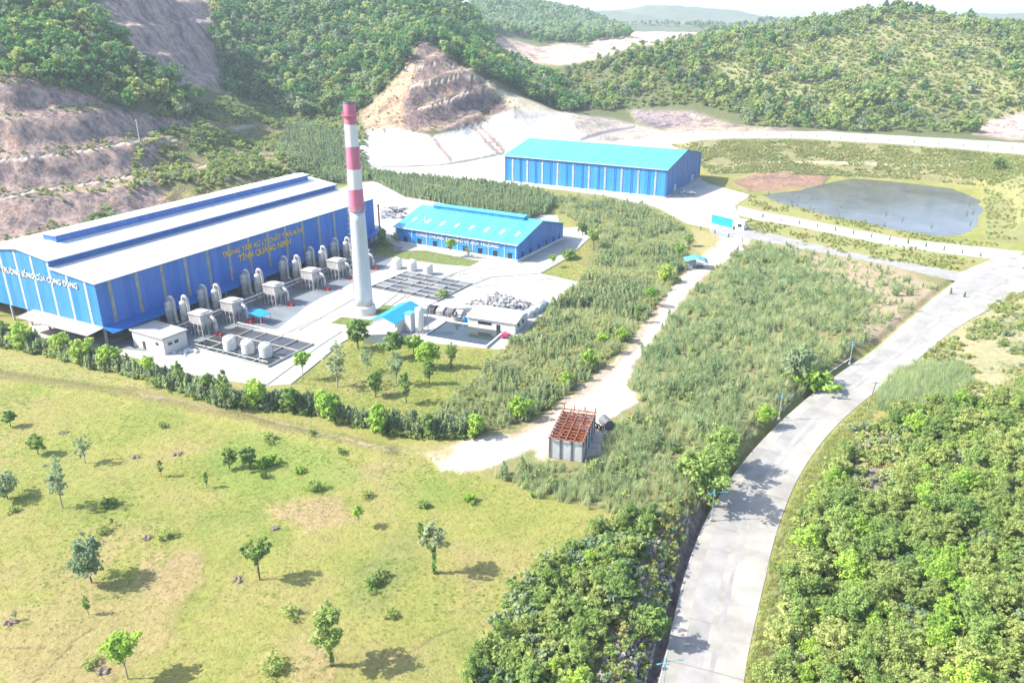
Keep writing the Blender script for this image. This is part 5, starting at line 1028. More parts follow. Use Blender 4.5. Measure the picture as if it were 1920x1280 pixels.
# trees in a row between the meadow and the plant, and along the dirt track
ROW = [(10, 640, 40, 'dark0'), (45, 656, 52, 'round0'), (118, 668, 46, 'round1'), (158, 682, 50, 'round2'), (208, 692, 46, 'round0'), (284, 716, 52, 'lolly0'), (341, 730, 56, 'slim0'), (392, 740, 40, 'dark2'), (424, 768, 74, 'slim2'), (483, 764, 54, 'round1'), (546, 774, 50, 'dark1'), (616, 790, 60, 'round2'),
       (712, 812, 56, 'round0'), (802, 818, 46, 'dark0'), (892, 818, 44, 'round1'), (975, 786, 46, 'round2')]
for i, (u, v, px, key) in enumerate(ROW): at(u, v, px, key, f'bushy green tree, {ordn[i]} from the left in the row dividing meadow and plant', group='row of trees between meadow and plant', wide=.95)
TRK = [(1062, 726, 30, 'round0'), (1104, 690, 36, 'round1'), (1131, 662, 42, 'lolly1'), (1166, 640, 30, 'round2'), (1196, 606, 38, 'slim0'), (1220, 576, 38, 'lolly2'), (1248, 530, 34, 'round0'), (1272, 494, 40, 'lolly0'), (1292, 462, 26, 'dark1')]
for i, (u, v, px, key) in enumerate(TRK): at(u, v, px, key, f'green tree on the left verge of the dirt track, {ordn[i]} one going away', group='trees on the verge of the dirt track')
GAR = [(569, 712, 56, 'lolly0', 'round headed tree at the left tip of the garden lawn'), (633, 726, 92, 'airy0', 'tallest garden tree with pale trunk and thin crown'), (672, 654, 58, 'dark0', 'dense green tree at the kerb in front of the chimney'), (689, 698, 54, 'airy1', 'yellowish tree with several stems behind the pale trunk one'), (738, 672, 54, 'dark1', 'dark topped tree by the low white basin wall'),
       (704, 744, 48, 'dark2', 'dark narrow tree in the middle of the garden'), (762, 756, 62, 'slim0', 'slim tree at the lower end of the garden'), (744, 722, 70, 'airy2', 'pale slender tree in the garden centre'), (806, 720, 52, 'slim1', 'bright narrow tree near the garden bank'), (803, 690, 52, 'round1', 'bushy tree just behind the bright narrow one'), (846, 690, 50, 'tall1', 'dark tree closest to the rectangular pond'),
       (776, 662, 38, 'round2', 'yellow-green tree below the white silo'), (716, 664, 22, 'lolly1', 'small tree left of the dark topped one'), (845, 482, 36, 'lolly2', 'taller of two light trees before the low blue building'), (879, 484, 28, 'airy0', 'shorter of two light trees before the low blue building'), (1037, 502, 26, 'lolly0', 'small tree at the corner right of the low blue building'),
       (1112, 470, 46, 'vase0', 'tree with forked stem at the edge of the sapling bank'), (718, 462, 34, 'dark2', 'dark tree beside the red column in shade'), (750, 452, 20, 'bush0', 'bush at the shaded end of the low blue building'), (830, 558, 14, 'dbush0', 'low hedge clump on the pale yard edge'), (1066, 486, 18, 'dbush1', 'dark bush on the small lawn right of the blue building'), (1092, 440, 24, 'dark0', 'dark tree at the end of the drive behind the blue building')]
for u, v, px, key, lab in GAR: at(u, v, px, key, lab, group='garden trees inside the plant')
at(1318, 955, 118, 'wood4', 'big leafy roadside tree shading the road, nearer of two', wide=1.05, group='leafy trees on the left road verge'); at(1352, 880, 80, 'wood1', 'big leafy roadside tree shading the road, farther of two', wide=1.1, group='leafy trees on the left road verge')
at(1288, 905, 60, 'dark1', 'dark round tree just left of the two roadside trees', group='leafy trees on the left road verge'); at(1492, 712, 62, 'broad0', 'dark broad tree between reeds and drain by the bend', group='leafy trees on the left road verge'); at(1520, 735, 40, 'brightbush0', 'bright fern-like shrub at the drain by the bend', group='leafy trees on the left road verge'); at(1222, 1205, 70, 'dark0', 'dark rounded tree on the rocky bank above the drain', group='leafy trees on the left road verge')
at(1432, 800, 44, 'wood3', 'yellow-green bush between drain and reeds below the bend', group='leafy trees on the left road verge')

# ------------------------------------------------------------------ scattering
def sample(poly, n, ylo=20, yhi=2000, zguess=0.0, spacing=None, ragged=0.0):
    """random ground points whose place in the photo falls inside a pixel polygon"""
    a = np.array(poly, float); ws = []
    for z in ((zguess,) if np.isscalar(zguess) else zguess):
        w_ = rays(a); t = (z - CAM_H) / np.minimum(w_[:, 2], -0.004); ws.append(np.stack([w_[:, 0] * t, w_[:, 1] * t], 1))
    w_ = np.concatenate(ws); w_ = np.clip(w_, [-900, ylo], [900, yhi]); lo, hi = w_.min(0), w_.max(0); lo[1] = max(lo[1], ylo); hi[1] = min(hi[1], yhi)
    out = []; tot = 0
    for _ in range(60):
        p = rng.uniform(lo, hi, (max(4000, n * 2), 2)); z = height(p[:, 0], p[:, 1]); u, v = project(p[:, 0], p[:, 1], z); m = inside(u, v, a) if not ragged else sdf(u, v, a) + (fbm(p[:, 0] / 3.5, p[:, 1] / 3.5, 3) + .12) * ragged * 1.6 < 0
        q = np.c_[p[m], z[m]]; out.append(q); tot += len(q)
        if tot >= n * (6 if spacing else 1): break
    q = np.concatenate(out)
    if spacing: q = thin(q, spacing)
    return q[:n]
def thin(q, s):
    g = {}; o = []
    for p in q:
        k = (int(p[0] // s), int(p[1] // s)); ok = True
        for i in (-1, 0, 1):
            for j in (-1, 0, 1):
                for r in g.get((k[0] + i, k[1] + j), ()):
                    if (r[0] - p[0]) ** 2 + (r[1] - p[1]) ** 2 < s * s: ok = False; break
        if ok: g.setdefault(k, []).append(p); o.append(p)
    return np.array(o).reshape(-1, 3)
def notin(q, *polys, px=True):
    if not len(q): return q
    u, v = project(q[:, 0], q[:, 1], q[:, 2]); m = np.ones(len(q), bool)
    for p in polys: m &= ~inside(u, v, np.array(p, float))
    return q[m]
def scatter(name, label, q, meshes, smin, smax, cat=None, patch=0.0, sz=None, tilt=0.08):
    """one mass of plants: instances of a few plant meshes on the given ground points"""
    me = bpy.data.meshes.new(name); n = len(q); me.vertices.add(n); me.vertices.foreach_set('co', np.asarray(q, float).ravel())
    sc = rng.uniform(smin, smax, n)
    if patch: sc *= 1 + patch * fbm(q[:, 0] / 7, q[:, 1] / 7, 2)
    ro = np.stack([rng.normal(0, tilt, n), rng.normal(0, tilt, n), rng.uniform(0, 6.283, n)], 1)
    for nm, ty, dt, key in (('sc', 'FLOAT', sc, 'value'), ('ro', 'FLOAT_VECTOR', ro, 'vector'), ('pick', 'INT', rng.integers(0, len(meshes), n), 'value')):
        at_ = me.attributes.new(nm, ty, 'POINT'); at_.data.foreach_set(key, np.asarray(dt).ravel().astype(np.int32 if ty == 'INT' else np.float32))
    o = bpy.data.objects.new(name, me); COL.objects.link(o); tag(o, label, cat, None, 'stuff')
    c = bpy.data.collections.new(name + '_plants')
    for m_ in meshes: c.objects.link(bpy.data.objects.new(m_.name, m_))
    ng = bpy.data.node_groups.new(name, 'GeometryNodeTree'); ng.interface.new_socket('Geometry', in_out='INPUT', socket_type='NodeSocketGeometry'); ng.interface.new_socket('Geometry', in_out='OUTPUT', socket_type='NodeSocketGeometry')
    nd = ng.nodes; lk = ng.links; gi = nd.new('NodeGroupInput'); go = nd.new('NodeGroupOutput'); ip = nd.new('GeometryNodeInstanceOnPoints'); ci = nd.new('GeometryNodeCollectionInfo')
    ci.inputs['Collection'].default_value = c; ci.inputs['Separate Children'].default_value = True; ci.inputs['Reset Children'].default_value = True; ip.inputs['Pick Instance'].default_value = True
    def attr(nm, ty):
        a_ = nd.new('GeometryNodeInputNamedAttribute'); a_.data_type = ty; a_.inputs[0].default_value = nm; return a_.outputs[0]
    lk.new(gi.outputs[0], ip.inputs['Points']); lk.new(ci.outputs[0], ip.inputs['Instance']); lk.new(attr('pick', 'INT'), ip.inputs['Instance Index']); lk.new(attr('sc', 'FLOAT'), ip.inputs['Scale'])
    er = nd.new('FunctionNodeEulerToRotation'); lk.new(attr('ro', 'FLOAT_VECTOR'), er.inputs[0]); lk.new(er.outputs[0], ip.inputs['Rotation']); lk.new(ip.outputs[0], go.inputs[0])
    o.modifiers.new('plants', 'NODES').node_group = ng
    return o
def joined(key): h0, t_, c_ = TREES[key]; return h0, t_, c_
def wild(seed, h, rx, z0, n, per, size, leaf, shell=.4, lump=.5, cl=.3, bark='bark'):
    g = np.random.default_rng(seed); c = crown_centres(g, n, rx * .85, (h - z0) / 2 * .9, (h + z0) / 2, shell, lump); c = c[c[:, 2] > .1]; v, a = leafcloud(c, cl * rx * g.uniform(.7, 1.3, len(c)), per, size, seed=seed)
    parts = [(v, None, a, M[leaf])]
    if z0 > .5: b = MB(); b.tube([(0, 0, -.6), (.1, 0, z0 + (h - z0) * .5)], [.17, .08], 5); parts.append((b.v, b.f, .5, M[bark]))
    return pmesh('wild_tree', parts)
def sapling(seed, h, leaf, n=34, wd=.06):
    """feathery young casuarina: thin stem, whorls of rising wispy shoots"""
    g = np.random.default_rng(seed); vs = []; fs = []; var = []
    for i in range(n):
        z0 = h * (0.06 + .86 * i / n); ln = (1 - i / n) * h * .30 + .25; a = g.uniform(0, 6.283); d = np.array([math.cos(a), math.sin(a), 0]); e = np.array([-d[1], d[0], 0]); o = len(vs); v_ = g.random()
        for t in (0, .5, 1): c = np.array([0, 0, z0]) + d * ln * .75 * t + np.array([0, 0, ln * (.55 * t + .3 * t * t)]); w_ = wd * (1.3 - abs(t - .4) * 1.7) * (1 + h * .15); vs += [c - e * w_ + np.array([0, 0, -w_]), c + e * w_ + np.array([0, 0, w_ * .6])]; var += [v_, v_]
        fs += [(o, o + 1, o + 3, o + 2), (o + 2, o + 3, o + 5, o + 4)]
    o = len(vs); vs += [np.array([-.03, 0, 0]), np.array([.03, 0, 0]), np.array([.02, 0, h]), np.array([-.02, 0, h])]; fs.append((o, o + 1, o + 2, o + 3)); var += [.4] * 4
    return pmesh('sapling', [(np.array(vs), fs, np.array(var), M[leaf])])
def tuft(seed, n, r, h, wd, lean, leaf, droop=0.0): v, f, a = blades(n, r, h, wd, lean, seed, 2, .45, droop); return pmesh('grass_tuft', [(v, f, np.array(a), M[leaf])])
def reed(seed, h, leaf, n=40):
    v, f, a = blades(n, .55, h, .032, .34, seed, 2, .55); v2, f2, a2 = blades(7, .4, h * 1.15, .055, .16, seed + 50, 2, .4)
    return pmesh('reed', [(v, f, np.array(a), M[leaf]), (v2, f2, np.array(a2), M[leaf])])

# forest on the hills
FDARK = [wild(200 + i, 7 + 0.7 * (i % 4), 2.8 + .25 * (i % 5), 1.5, 30, 12, .9, ['leaf_dark', 'leaf_mid', 'leaf_dark', 'leaf_grey', 'leaf_dark', 'leaf_mid', 'leaf_olive', 'leaf_dark'][i]) for i in range(8)]
FMIX = [wild(220 + i, 6.5, 2.6, .8, 26, 12, .85, ['leaf_dark', 'leaf_mid', 'leaf_olive', 'leaf_grey', 'leaf_olive', 'leaf_mid', 'leaf_mid', 'leaf_olive'][i % 8]) for i in range(8)]
SHR = [wild(240 + i, 2.2, 1.7, 0, 16, 12, .5, ['leaf_olive', 'leaf_mid', 'leaf_grey', 'leaf_olive'][i % 4]) for i in range(6)]
DRY = [wild(250 + i, 1.6, 1.6, 0, 14, 12, .5, ['straw', 'leaf_olive', 'straw'][i % 3]) for i in range(4)]
F1 = [(-500, -260), (150, -260), (160, -60), (172, 0), (208, 50), (268, 122), (350, 172), (400, 206), (335, 232), (250, 217), (130, 174), (0, 145), (-500, 98)]
F2 = [(392, -260), (402, 60), (420, 160), (440, 188), (520, 198), (560, 222), (650, 222), (685, 198), (722, 165), (770, 104), (788, 74), (852, 116), (906, 144), (960, 165), (1000, 188), (1060, 212), (1100, 206), (1000, 130), (940, 104), (922, 80), (866, 4), (850, -260)]
q = np.concatenate([sample(F1, 2600, 330, 760, (40, 70, 110), 3.7), sample(F2, 5200, 490, 860, (20, 50, 75), 3.9)])
scatter('hill_forest', 'dense dark green forest covering the hills on the left', q, FDARK, .7, 1.6, 'forest', .45)
F3 = [(1010, 142), (1100, 118), (1200, 97), (1310, 80), (1450, 52), (1560, 30), (1640, -20), (1720, -20), (1800, 10), (1920, 40), (2300, 40), (2300, 205), (1920, 208), (1850, 226), (1826, 250), (1600, 246), (1500, 240), (1400, 236), (1380, 215), (1300, 196), (1240, 200), (1180, 205), (1100, 208), (1050, 202), (985, 180), (985, 150)]
BARE = [(1480, 95), (1600, 55), (1700, 35), (1800, 60), (1880, 100), (1900, 185), (1790, 190), (1700, 165), (1640, 120), (1540, 140), (1470, 130)]
q = sample(F3, 9000, 500, 900, (14, 40, 65), 3.5); u_, v_ = project(q[:, 0], q[:, 1], q[:, 2]); dens = np.where(inside(u_, v_, np.array(BARE)), .12, .78) * np.clip(.6 + 1.6 * fbm(q[:, 0] / 28, q[:, 1] / 28, 3), .12, 1); keep = rng.random(len(q)) < dens
scatter('far_hill_forest', 'mixed green wood over the hill on the right behind the reservoir', q[keep], FMIX, .5, 1.45, 'forest', .5)
q = sample(F3, 9000, 500, 900, (14, 40, 65), 2.6); scatter('hill_scrub', 'pale scrub between the trees of the right hill', q, SHR + DRY, .7, 1.5, 'scrub')
F4 = [(872, -20), (960, -20), (1010, 5), (1080, 24), (1150, 52), (1180, 72), (1060, 84), (1000, 74), (940, 66), (900, 60)]
q = sample(F4, 3600, 1000, 1750, (40, 70, 100), 7); scatter('distant_forest', 'hazy blue-green forest on the distant hill at top centre', q, FDARK[:4], 1.2, 2.0, 'forest')
F5 = [(1000, 60), (1320, 36), (1620, 42), (1620, 70), (1330, 76), (1180, 92), (1120, 110), (1060, 118), (1010, 100)]
q = notin(sample(F5, 1500, 800, 1900, (45, 60), 9), [(960, 75), (1010, 90), (1060, 80), (1100, 90), (1140, 60), (1180, 50), (1310, 52), (1330, 66), (1240, 82), (1180, 90), (1120, 112), (1060, 122)])
if len(q): scatter('distant_scrub', 'hazy tree patches on the far plain beyond the quarry', q, FDARK[:4], .8, 1.6, 'forest')
# scrub and saplings on the cut slopes behind the hall
q = sample([(270, 215), (400, 190), (440, 180), (520, 195), (570, 222), (660, 222), (685, 250), (690, 335), (600, 345), (440, 335), (330, 402), (170, 470), (140, 440), (250, 345), (260, 270)], 2300, 320, 600, (2, 20, 35), 2.1); keep = fbm(q[:, 0] / 9, q[:, 1] / 9) > -.12
scatter('slope_scrub', 'yellow-green scrub on the benches behind the hall', q[keep], SHR + DRY, .6, 1.7, 'scrub', .3)
q = sample([(-300, 90), (0, 140), (130, 168), (250, 212), (260, 330), (150, 470), (-300, 500)], 5000, 290, 430, (5, 25, 50), 1.8); e_ = 1.2; gz = np.hypot(height(q[:, 0] + e_, q[:, 1]) - q[:, 2], height(q[:, 0], q[:, 1] + e_) - q[:, 2]) / e_
q = q[(gz < .45) & (rng.random(len(q)) < .5)]; scatter('bench_scrub', 'dry tufts along the terrace edges of the cut slope', q, DRY + SHR[:2], .4, .95, 'scrub')
q = notin(sample([(680, 75), (860, 110), (980, 200), (900, 240), (690, 250)], 500, 500, 620, (15, 40), 2), [(735, 120), (800, 80), (830, 110)]); keep = rng.random(len(q)) < .45; scatter('cone_scrub', 'sparse tufts on the terraced bare cone', q[keep], DRY + SHR[:1], .3, .75, 'scrub')
SAPD = [sapling(300 + i, 3.6, ['leaf_grey', 'reed_green', 'leaf_grey'][i % 3], 44, .12) for i in range(6)]
SAPL = [sapling(310 + i, 2.8, ['reed_green', 'reed', 'leaf_grey', 'reed_green', 'reed'][i % 5], 48, .07) for i in range(7)]
q = np.concatenate([sample([(690, 328), (760, 336), (900, 348), (1000, 362), (1040, 378), (1025, 402), (990, 412), (860, 388), (800, 376), (760, 370), (700, 340)], 3400, 300, 450, 0, 1.0), sample([(540, 235), (655, 255), (690, 325), (690, 340), (600, 345), (520, 290)], 2200, 380, 540, (3, 15), 1.4)])
scatter('sapling_belt', 'belt of dark young casuarinas behind the low blue building', q, SAPD, .75, 1.35, 'saplings', .2, tilt=.05)
# bank of saplings and tall grass between plant and dirt track
BANK = [(780, 800), (870, 730), (945, 660), (1085, 534), (1120, 470), (1108, 444), (1060, 404), (1030, 372), (1130, 372), (1225, 394), (1292, 440), (1288, 496), (1240, 562), (1195, 612), (1140, 678), (1070, 736), (1010, 778), (950, 808), (850, 822)]
GARD2 = [(1000, 515), (1090, 450), (1125, 440), (1118, 492), (1085, 530)]
q = notin(sample(BANK, 8200, 130, 400, 0, .72, 9), GARD2); a_ = fbm(q[:, 0] / 8, q[:, 1] / 8 + 40, 3); m_ = a_ > -.02
scatter('sapling_bank', 'thicket of feathery grey-green saplings beside the dirt track', q[m_], SAPL, .45, 1.2, 'saplings', .45, tilt=.12)
REED = [reed(330 + i, 2.05, ['reed', 'reed', 'reed_green', 'reed'][i % 4]) for i in range(6)]; REEDG = [reed(340 + i, 2.3, ['reed_green', 'reed_green', 'reed'][i % 3]) for i in range(4)]
scatter('tall_grass_bank', 'pale tall grass among the saplings of the bank', q[~m_ | (rng.random(len(q)) < .25)], REED + DRY[:1], .55, 1.05, 'tall grass', .25, tilt=.12)
FIELD = [(1176, 716), (1210, 662), (1262, 598), (1346, 506), (1400, 462), (1480, 470), (1640, 502), (1745, 536), (1700, 580), (1640, 628), (1560, 690), (1470, 762), (1390, 845), (1318, 930), (1270, 985), (1140, 968), (1000, 925), (925, 890), (1000, 868), (1030, 862), (1100, 872), (1128, 850), (1150, 792), (1205, 758)]
q = sample(FIELD, 15000, 100, 340, 0, .62, 14); n1 = fbm(q[:, 0] / 14 + 7, q[:, 1] / 14, 3); u_, v_ = project(q[:, 0], q[:, 1], q[:, 2]); thinm = inside(u_, v_, np.array([(1470, 468), (1700, 505), (1745, 540), (1680, 600), (1600, 640), (1640, 560), (1560, 515)])); q = q[~thinm | (rng.random(len(q)) < .3)]; n1 = fbm(q[:, 0] / 14 + 7, q[:, 1] / 14, 3)
q0_ = q; q = q[rng.random(len(q)) < np.clip(.72 + 1.5 * fbm(q[:, 0] / 5, q[:, 1] / 5 + 11, 3), .15, 1)]; n1 = fbm(q[:, 0] / 14 + 7, q[:, 1] / 14, 3)
wz_ = fbm(q0_[:, 0] / 10 + 3, q0_[:, 1] / 10, 3); scatter('field_shrubs', 'darker shrubs and weeds scattered through the reed bed', q0_[(wz_ > .12) & (rng.random(len(q0_)) < .10)], SHR[:4] + SAPD[:2], .35, .95, 'scrub', .3)
m_ = n1 > .10
scatter('reed_field', 'wide bed of tall pale reeds between dirt track and main road', q[~m_], REED + SAPL[3:4], .45, 1.25, 'reeds', .5, tilt=.16)
scatter('green_reeds', 'greener feathery patches inside the reed bed', q[m_], REEDG + REED[:2] + SAPL[3:4], .55, 1.2, 'reeds', .5, tilt=.14)
# undergrowth along the row of trees, casuarina hedge
HEDGE = [(0, 618), (60, 640), (160, 664), (250, 690), (330, 712), (430, 738), (500, 748), (560, 752), (660, 780), (800, 800), (900, 800), (885, 824), (780, 822), (690, 806), (600, 782), (520, 772), (420, 764), (330, 734), (240, 706), (150, 684), (60, 660), (-40, 645), (-60, 618)]
q = sample(HEDGE, 1500, 130, 240, 0, .7, 8); scatter('casuarina_hedge', 'blue-green feathery hedge under the row of trees', q, SAPD, .65, 1.15, 'hedge', .25, tilt=.06)
q = sample(HEDGE, 420, 130, 240, 0, 1.3); scatter('hedge_undergrowth', 'green undergrowth along the foot of the tree row', q, SHR, .5, .95, 'undergrowth')
# right-hand side of the main road
q = sample([(1690, 688), (1800, 684), (1826, 715), (1790, 745), (1740, 765), (1650, 772), (1640, 740)], 900, 120, 260, 0, .75); scatter('roadside_reeds', 'green reed patch right of the road beside the sandy scrub', q, REEDG, .7, 1.2, 'reeds', .2)
q = sample([(1640, 775), (1700, 700), (1790, 620), (1870, 565), (1960, 515), (2300, 480), (2300, 760), (1920, 745), (1800, 765)], 3600, 120, 330, 2, 1.0); keep = fbm(q[:, 0] / 8, q[:, 1] / 8, 3) > -.12
scatter('sandy_scrub', 'low scrub and pale grass on the sandy ground right of the road', q[keep], SHR[:3] + DRY + DRY + REED + REED, .3, .8, 'scrub', .4)
VERGE = [(1395, 1290), (1432, 1110), (1458, 1000), (1505, 892), (1565, 808), (1645, 737), (1725, 674), (1740, 690), (1660, 755), (1590, 830), (1530, 910), (1490, 1010), (1462, 1120), (1440, 1290)]
q = sample(VERGE, 1400, 60, 260, -2, .6); scatter('verge_grass', 'straw coloured grass along the right edge of the road', q, [tuft(360 + i, 34, .4, 1.1, .03, .5, ['straw', 'reed', 'leaf_olive'][i]) for i in range(3)], .5, 1.2, 'grass', .3)
WOOD = [(1440, 1420), (1466, 1130), (1495, 1010), (1540, 905), (1600, 828), (1660, 790), (1720, 775), (1800, 770), (1920, 748), (2300, 745), (2300, 1420)]
GAPS = [[(1595, 815), (1645, 800), (1690, 850), (1700, 940), (1660, 960), (1600, 960), (1590, 880)]]
q = notin(sample(WOOD, 3000, 50, 230, 0, 1.5), *GAPS); keep = rng.random(len(q)) < .9
scatter('undergrowth', 'tangled undergrowth filling the wood right of the road', q[keep], SHR + [wild(260 + i, 3.0, 1.8, 0, 26, 16, .38, ['leaf_olive', 'leaf_mid', 'leaf_bright', 'leaf_olive'][i]) for i in range(4)], .6, 1.2, 'undergrowth', .25)
q = notin(sample([(a, min(b, 1400)) for a, b in WOOD], 4000, 52, 230, 0, 3.3), *GAPS); u_, v_ = project(q[:, 0], q[:, 1], q[:, 2]); q = q[(u_ < 2040) & (v_ < 1400)]
for i, p in enumerate(q[:250]):
    k = int(rng.integers(0, 6)); u1, v1 = project(p[0], p[1], p[2]); k = k if u1 > 1640 or v1 < 900 else [3, 1, 4, 0, 1, 5][k]
    nm = {'leaf_olive': 'olive-green', 'leaf_mid': 'mid-green', 'leaf_bright': 'fresh bright green'}[['leaf_olive', 'leaf_mid', 'leaf_olive', 'leaf_bright', 'leaf_mid', 'leaf_olive'][k]]
    plant(f'wood{k}', p, float(rng.uniform(3.4, 6.6)), f'{nm} tree of the dense wood right of the road', f'{nm} trees of the wood right of the road', wide=float(rng.uniform(.85, 1.15)))
# broad-bladed clumps among the wood
def fern(seed):
    v, f, a = blades(26, .25, 2.2, .11, .95, seed, 4, .3, .45); return pmesh('leaf_clump', [(v, f, np.array(a), M['leaf_mid'])])
fm = [fern(380 + i) for i in range(2)]
for k, (u, v, lab) in enumerate([(1600, 1075, 'arching long-leaved clump beside the dark hollow in the wood'), (1545, 1010, 'arching long-leaved clump near the road edge of the wood'), (1470, 1270, 'arching long-leaved clump at the lower road edge'), (1560, 1130, 'arching long-leaved clump in the middle of the wood edge'), (998, 932, 'whitish arching grass clump at the foot of the reed bed'), (985, 915, 'green arching clump behind the whitish one')]):
    p = hit(u, v); t = thing('leafy_clump', lab, 'plant', (p.x, p.y, p.z), k, 'arching leafy clumps'); o = bpy.data.objects.new('leaves', fm[k % 2]); COL.objects.link(o); o.parent = t; t.scale = (1.25,) * 3 if k < 4 else (1.0,) * 3
# wood between meadow and road
W2 = [(850, 1400), (905, 1210), (965, 1120), (1030, 1050), (1110, 1010), (1180, 975), (1225, 975), (1200, 1020), (1170, 1080), (1160, 1150), (1110, 1230), (1095, 1400)]
q = sample(W2, 700, 52, 170, 0, 1.2); scatter('thicket', 'shrubby thicket between the meadow and the rocky road bank', q, SHR + [wild(270 + i, 2.6, 1.6, 0, 26, 16, .34, ['leaf_mid', 'leaf_olive', 'leaf_grey'][i]) for i in range(3)], .5, 1.2, 'undergrowth', .2)
q = sample(W2, 400, 52, 170, 0, 3.3)[:52]
for p in q:
    k = int(rng.choice([0, 1, 1, 3, 4, 4, 5])); nm = ['olive-green', 'mid-green', 'olive-green', 'fresh bright green', 'mid-green', 'olive-green'][k]
    plant(f'wood{k}', p, float(rng.uniform(2.6, 5.2)), f'{nm} tree of the small wood between meadow and road', f'{nm} trees of the small wood by the meadow', wide=float(rng.uniform(.85, 1.1)))
q = sample([(1180, 1010), (1300, 940), (1284, 1010), (1232, 1190), (1208, 1290), (1110, 1290), (1160, 1180), (1200, 1100)], 900, 60, 170, -2, .5)
def rockm(seed):
    b = MB(); g = random.Random(seed); b.lathe([(.3, -.2), (.5, .1), (.38, .4), (.1, .55)], n=7); b.v = [(x * g.uniform(.7, 1.3), y * g.uniform(.7, 1.3), z * g.uniform(.7, 1.3)) for x, y, z in b.v]; return pmesh('stone', [(b.v, b.f, .5, M['rock'])])
gq = sample([(1590, 812), (1650, 795), (1700, 850), (1715, 950), (1660, 970), (1600, 965)], 60, 80, 200, -1, 1.6); scatter('hollow_weeds', 'weeds and shrubs in the rocky hollow of the wood', gq, SHR + DRY[:2], .5, 1.1, 'weeds')
scatter('rubble', 'loose grey-pink stones on the bank above the road drain', q, [rockm(i) for i in range(5)], .25, .9, 'stones', tilt=.6)
q = sample([(1140, 985), (1298, 930), (1280, 1010), (1228, 1190), (1204, 1290), (1110, 1290), (1160, 1150)], 260, 60, 170, -2, 1.3); scatter('bank_weeds', 'weeds and pale tufts on the stony bank', q, SHR[:3] + DRY, .35, .9, 'weeds')
# reservoir surroundings
q = sample([(1260, 272), (1380, 264), (1500, 264), (1700, 276), (1920, 294), (1990, 304), (1850, 350), (1700, 336), (1420, 324), (1335, 326)], 5200, 380, 530, (0, 10), 1.3); keep = fbm(q[:, 0] / 10, q[:, 1] / 10) > -.25
scatter('dam_scrub', 'olive scrub covering the dam slope above the reservoir', q[keep], DRY + DRY + SHR[:2], .3, .65, 'scrub', .3)
q = np.concatenate([sample([(1402, 366), (1470, 380), (1560, 402), (1400, 392)], 200, 270, 440, 0, 1.4), sample([(1400, 412), (1500, 428), (1600, 448), (1760, 474), (1830, 492), (1790, 508), (1640, 486), (1500, 458), (1396, 432)], 520, 250, 400, 0, 1.5), sample([(1560, 402), (1650, 425), (1760, 446), (1870, 458), (1880, 468), (1700, 446), (1600, 426), (1500, 408)], 260, 260, 400, 0, 1.5), sample([(1842, 350), (1980, 310), (2000, 450), (1850, 450)], 500, 280, 460, 3, 1.6)])
q = q[fbm(q[:, 0] / 6, q[:, 1] / 6, 3) > -.05]; scatter('planted_strip', 'patchy low plants in the strips along the reservoir', q, DRY + DRY + [wild(280, 1.2, 1.2, 0, 14, 10, .4, 'leaf_bright')], .25, .6, 'low plants')
at(1870, 320, 26, 'dark0', 'dark tree at the upper right shore of the reservoir', wide=1.2)
# little conical shrubs lining the lanes
cy = pmesh('crown', [(*(lambda r: (r[0], None, r[1]))(leafcloud(np.array([(0, 0, .3 + .25 * i) for i in range(7)]), np.linspace(.5, .18, 7), 16, .26, seed=9)), M['leaf_dark'])]); cb = MB(); cb.tube([(0, 0, -.1), (0, 0, .6)], .05, 5); ct = pmesh('trunk', [(cb.v, cb.f, .5, M['bark'])]); TREES['cone'] = (2.2, ct, cy)
for side, ln in (('near side of the lower lane', [(1314 + 26 * i, 431 + 7.2 * i * (1 - i * .004)) for i in range(20)]), ('far side of the lower lane', [(1452 + 30 * i, 434 + 6.4 * i) for i in range(12)]), ('edge of the upper lane', [(1430 + 34 * i, 408 + 6.1 * i) for i in range(13)])):
    for i, (u, v) in enumerate(ln):
        p = P(u, v, 0.02); plant('cone', p, float(rng.uniform(1.5, 2.3)), f'conical shrub, {ordn[i]} from the blue sign, {side}', 'conical shrubs lining the lanes', name='shrub', cat='shrub')
for i in range(14):
    u, v = 1300 + 46 * i, 252 + 1.2 * i + max(0, i - 5) * 1.5; p = hit(u, v); plant('cone', p, 2.2, f'tiny dark shrub on the dam road, {ordn[i]} from the left', 'shrubs along the dam road', name='shrub', cat='shrub')
for i, (u, v) in enumerate([(1440, 372), (1486, 372), (1520, 382), (1575, 398), (1660, 412), (1690, 424), (1745, 436), (1815, 392), (1822, 410)]):
    p = P(u, v, -.75); plant('airy%d' % (i % 3), p, 4.5, f'thin half drowned sapling in the reservoir, {ordn[i]} from the left', 'drowned saplings in the reservoir', wide=.5)
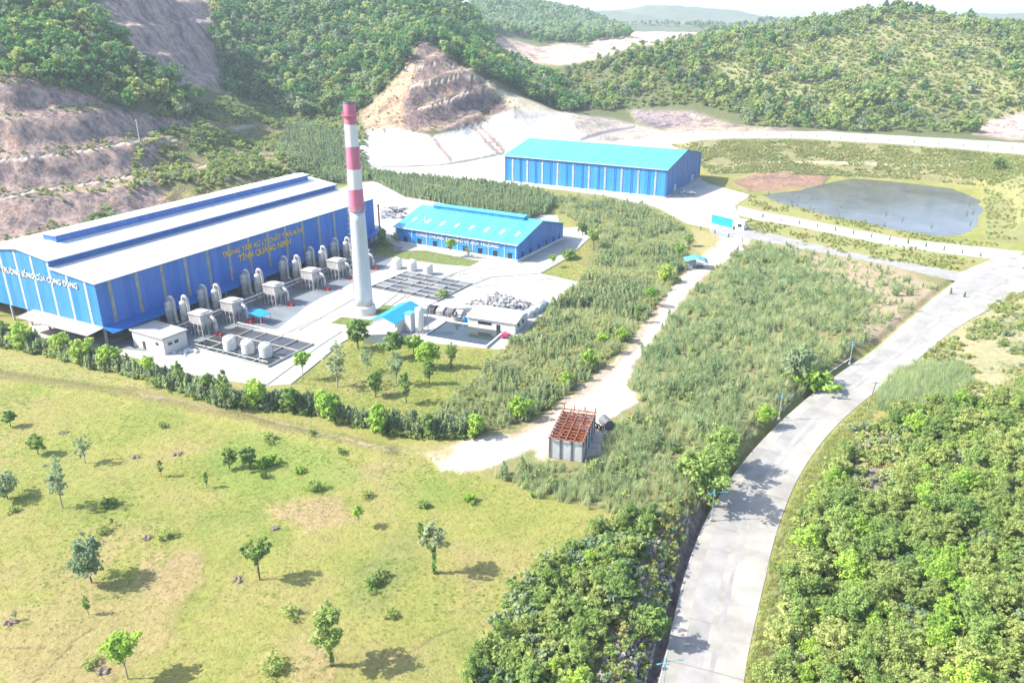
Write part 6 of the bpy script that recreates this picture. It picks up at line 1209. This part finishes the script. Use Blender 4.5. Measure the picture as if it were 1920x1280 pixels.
# meadow grass
MEAD = [(-250, 655), (0, 660), (160, 695), (300, 728), (420, 768), (560, 792), (700, 825), (820, 850), (900, 895), (1000, 935), (1130, 985), (1000, 1070), (900, 1190), (840, 1400), (-300, 1400)]
q = sample(MEAD, 24000, 50, 200, 0); pd_ = fbm(q[:, 0] / 10 + 3, q[:, 1] / 10, 4); gr = pd_ > .12
TS = [tuft(400 + i, 16, .28, .28, .022, .7, 'straw') for i in range(4)]; TG = [tuft(410 + i, 18, .3, .34, .03, .7, ['leaf_bright', 'leaf_olive'][i % 2]) for i in range(4)]
scatter('meadow_grass', 'short straw coloured grass of the meadow', q[~gr], TS, .4, .85, 'grass', .3); scatter('meadow_herbs', 'greener tufts and weeds in the meadow', q[gr], TG + TS[:1], .4, 1.0, 'grass', .3)
q = np.concatenate([sample([(548, 716), (680, 630), (800, 652), (935, 658), (900, 700), (810, 780), (690, 778), (600, 745)], 5200, 130, 230, 0), sample(GARD2, 1500, 200, 330, 0)]); scatter('garden_grass', 'grass of the garden lawn inside the plant', q, TG + TS, .5, 1.1, 'grass')
for k, (px, nm) in enumerate([([(620, 606), (640, 594), (672, 598), (704, 600), (716, 592), (705, 606), (672, 612)], 'g'), ([(700, 588), (720, 572), (740, 574), (716, 592)], 'g'), ([(738, 470), (800, 470), (900, 490), (880, 500), (830, 496), (760, 486), (700, 480), (705, 440), (740, 460)], 'g'), ([(742, 540), (770, 533), (800, 540), (770, 545)], 'g')]):
    o = flat('lawn', wpoly(px), .045, M['lawn'] if 'lawn' in M else M.setdefault('lawn', mat('lawn', (.15, .19, .05), .95, var=.25, scale=.5)))
    q = sample(px, 500 if k != 2 else 1800, 180, 330, 0.05); scatter('lawn_grass', 'short grass on a small lawn inside the plant yard', q, TG, .5, .9, 'grass')

# ------------------------------------------------------------------ air
HAZE_D = 0.00015
hb = MB(); hb.box(-2600, 2600, -250, 5400, -12, 175)
me = bpy.data.meshes.new('haze'); me.from_pydata(hb.v, [], hb.f); hm = bpy.data.materials.new('haze'); hm.use_nodes = True; hn = hm.node_tree.nodes; hn.clear()
vo = hn.new('ShaderNodeVolumePrincipled'); vo.inputs['Color'].default_value = (.74, .87, 1, 1); vo.inputs['Density'].default_value = HAZE_D; vo.inputs['Anisotropy'].default_value = 0.15
ou = hn.new('ShaderNodeOutputMaterial'); hm.node_tree.links.new(vo.outputs[0], ou.inputs['Volume']); me.materials.append(hm); o = bpy.data.objects.new('haze', me); COL.objects.link(o); o['kind'] = 'stuff'; o['label'] = 'thin pale haze filling the valley air'
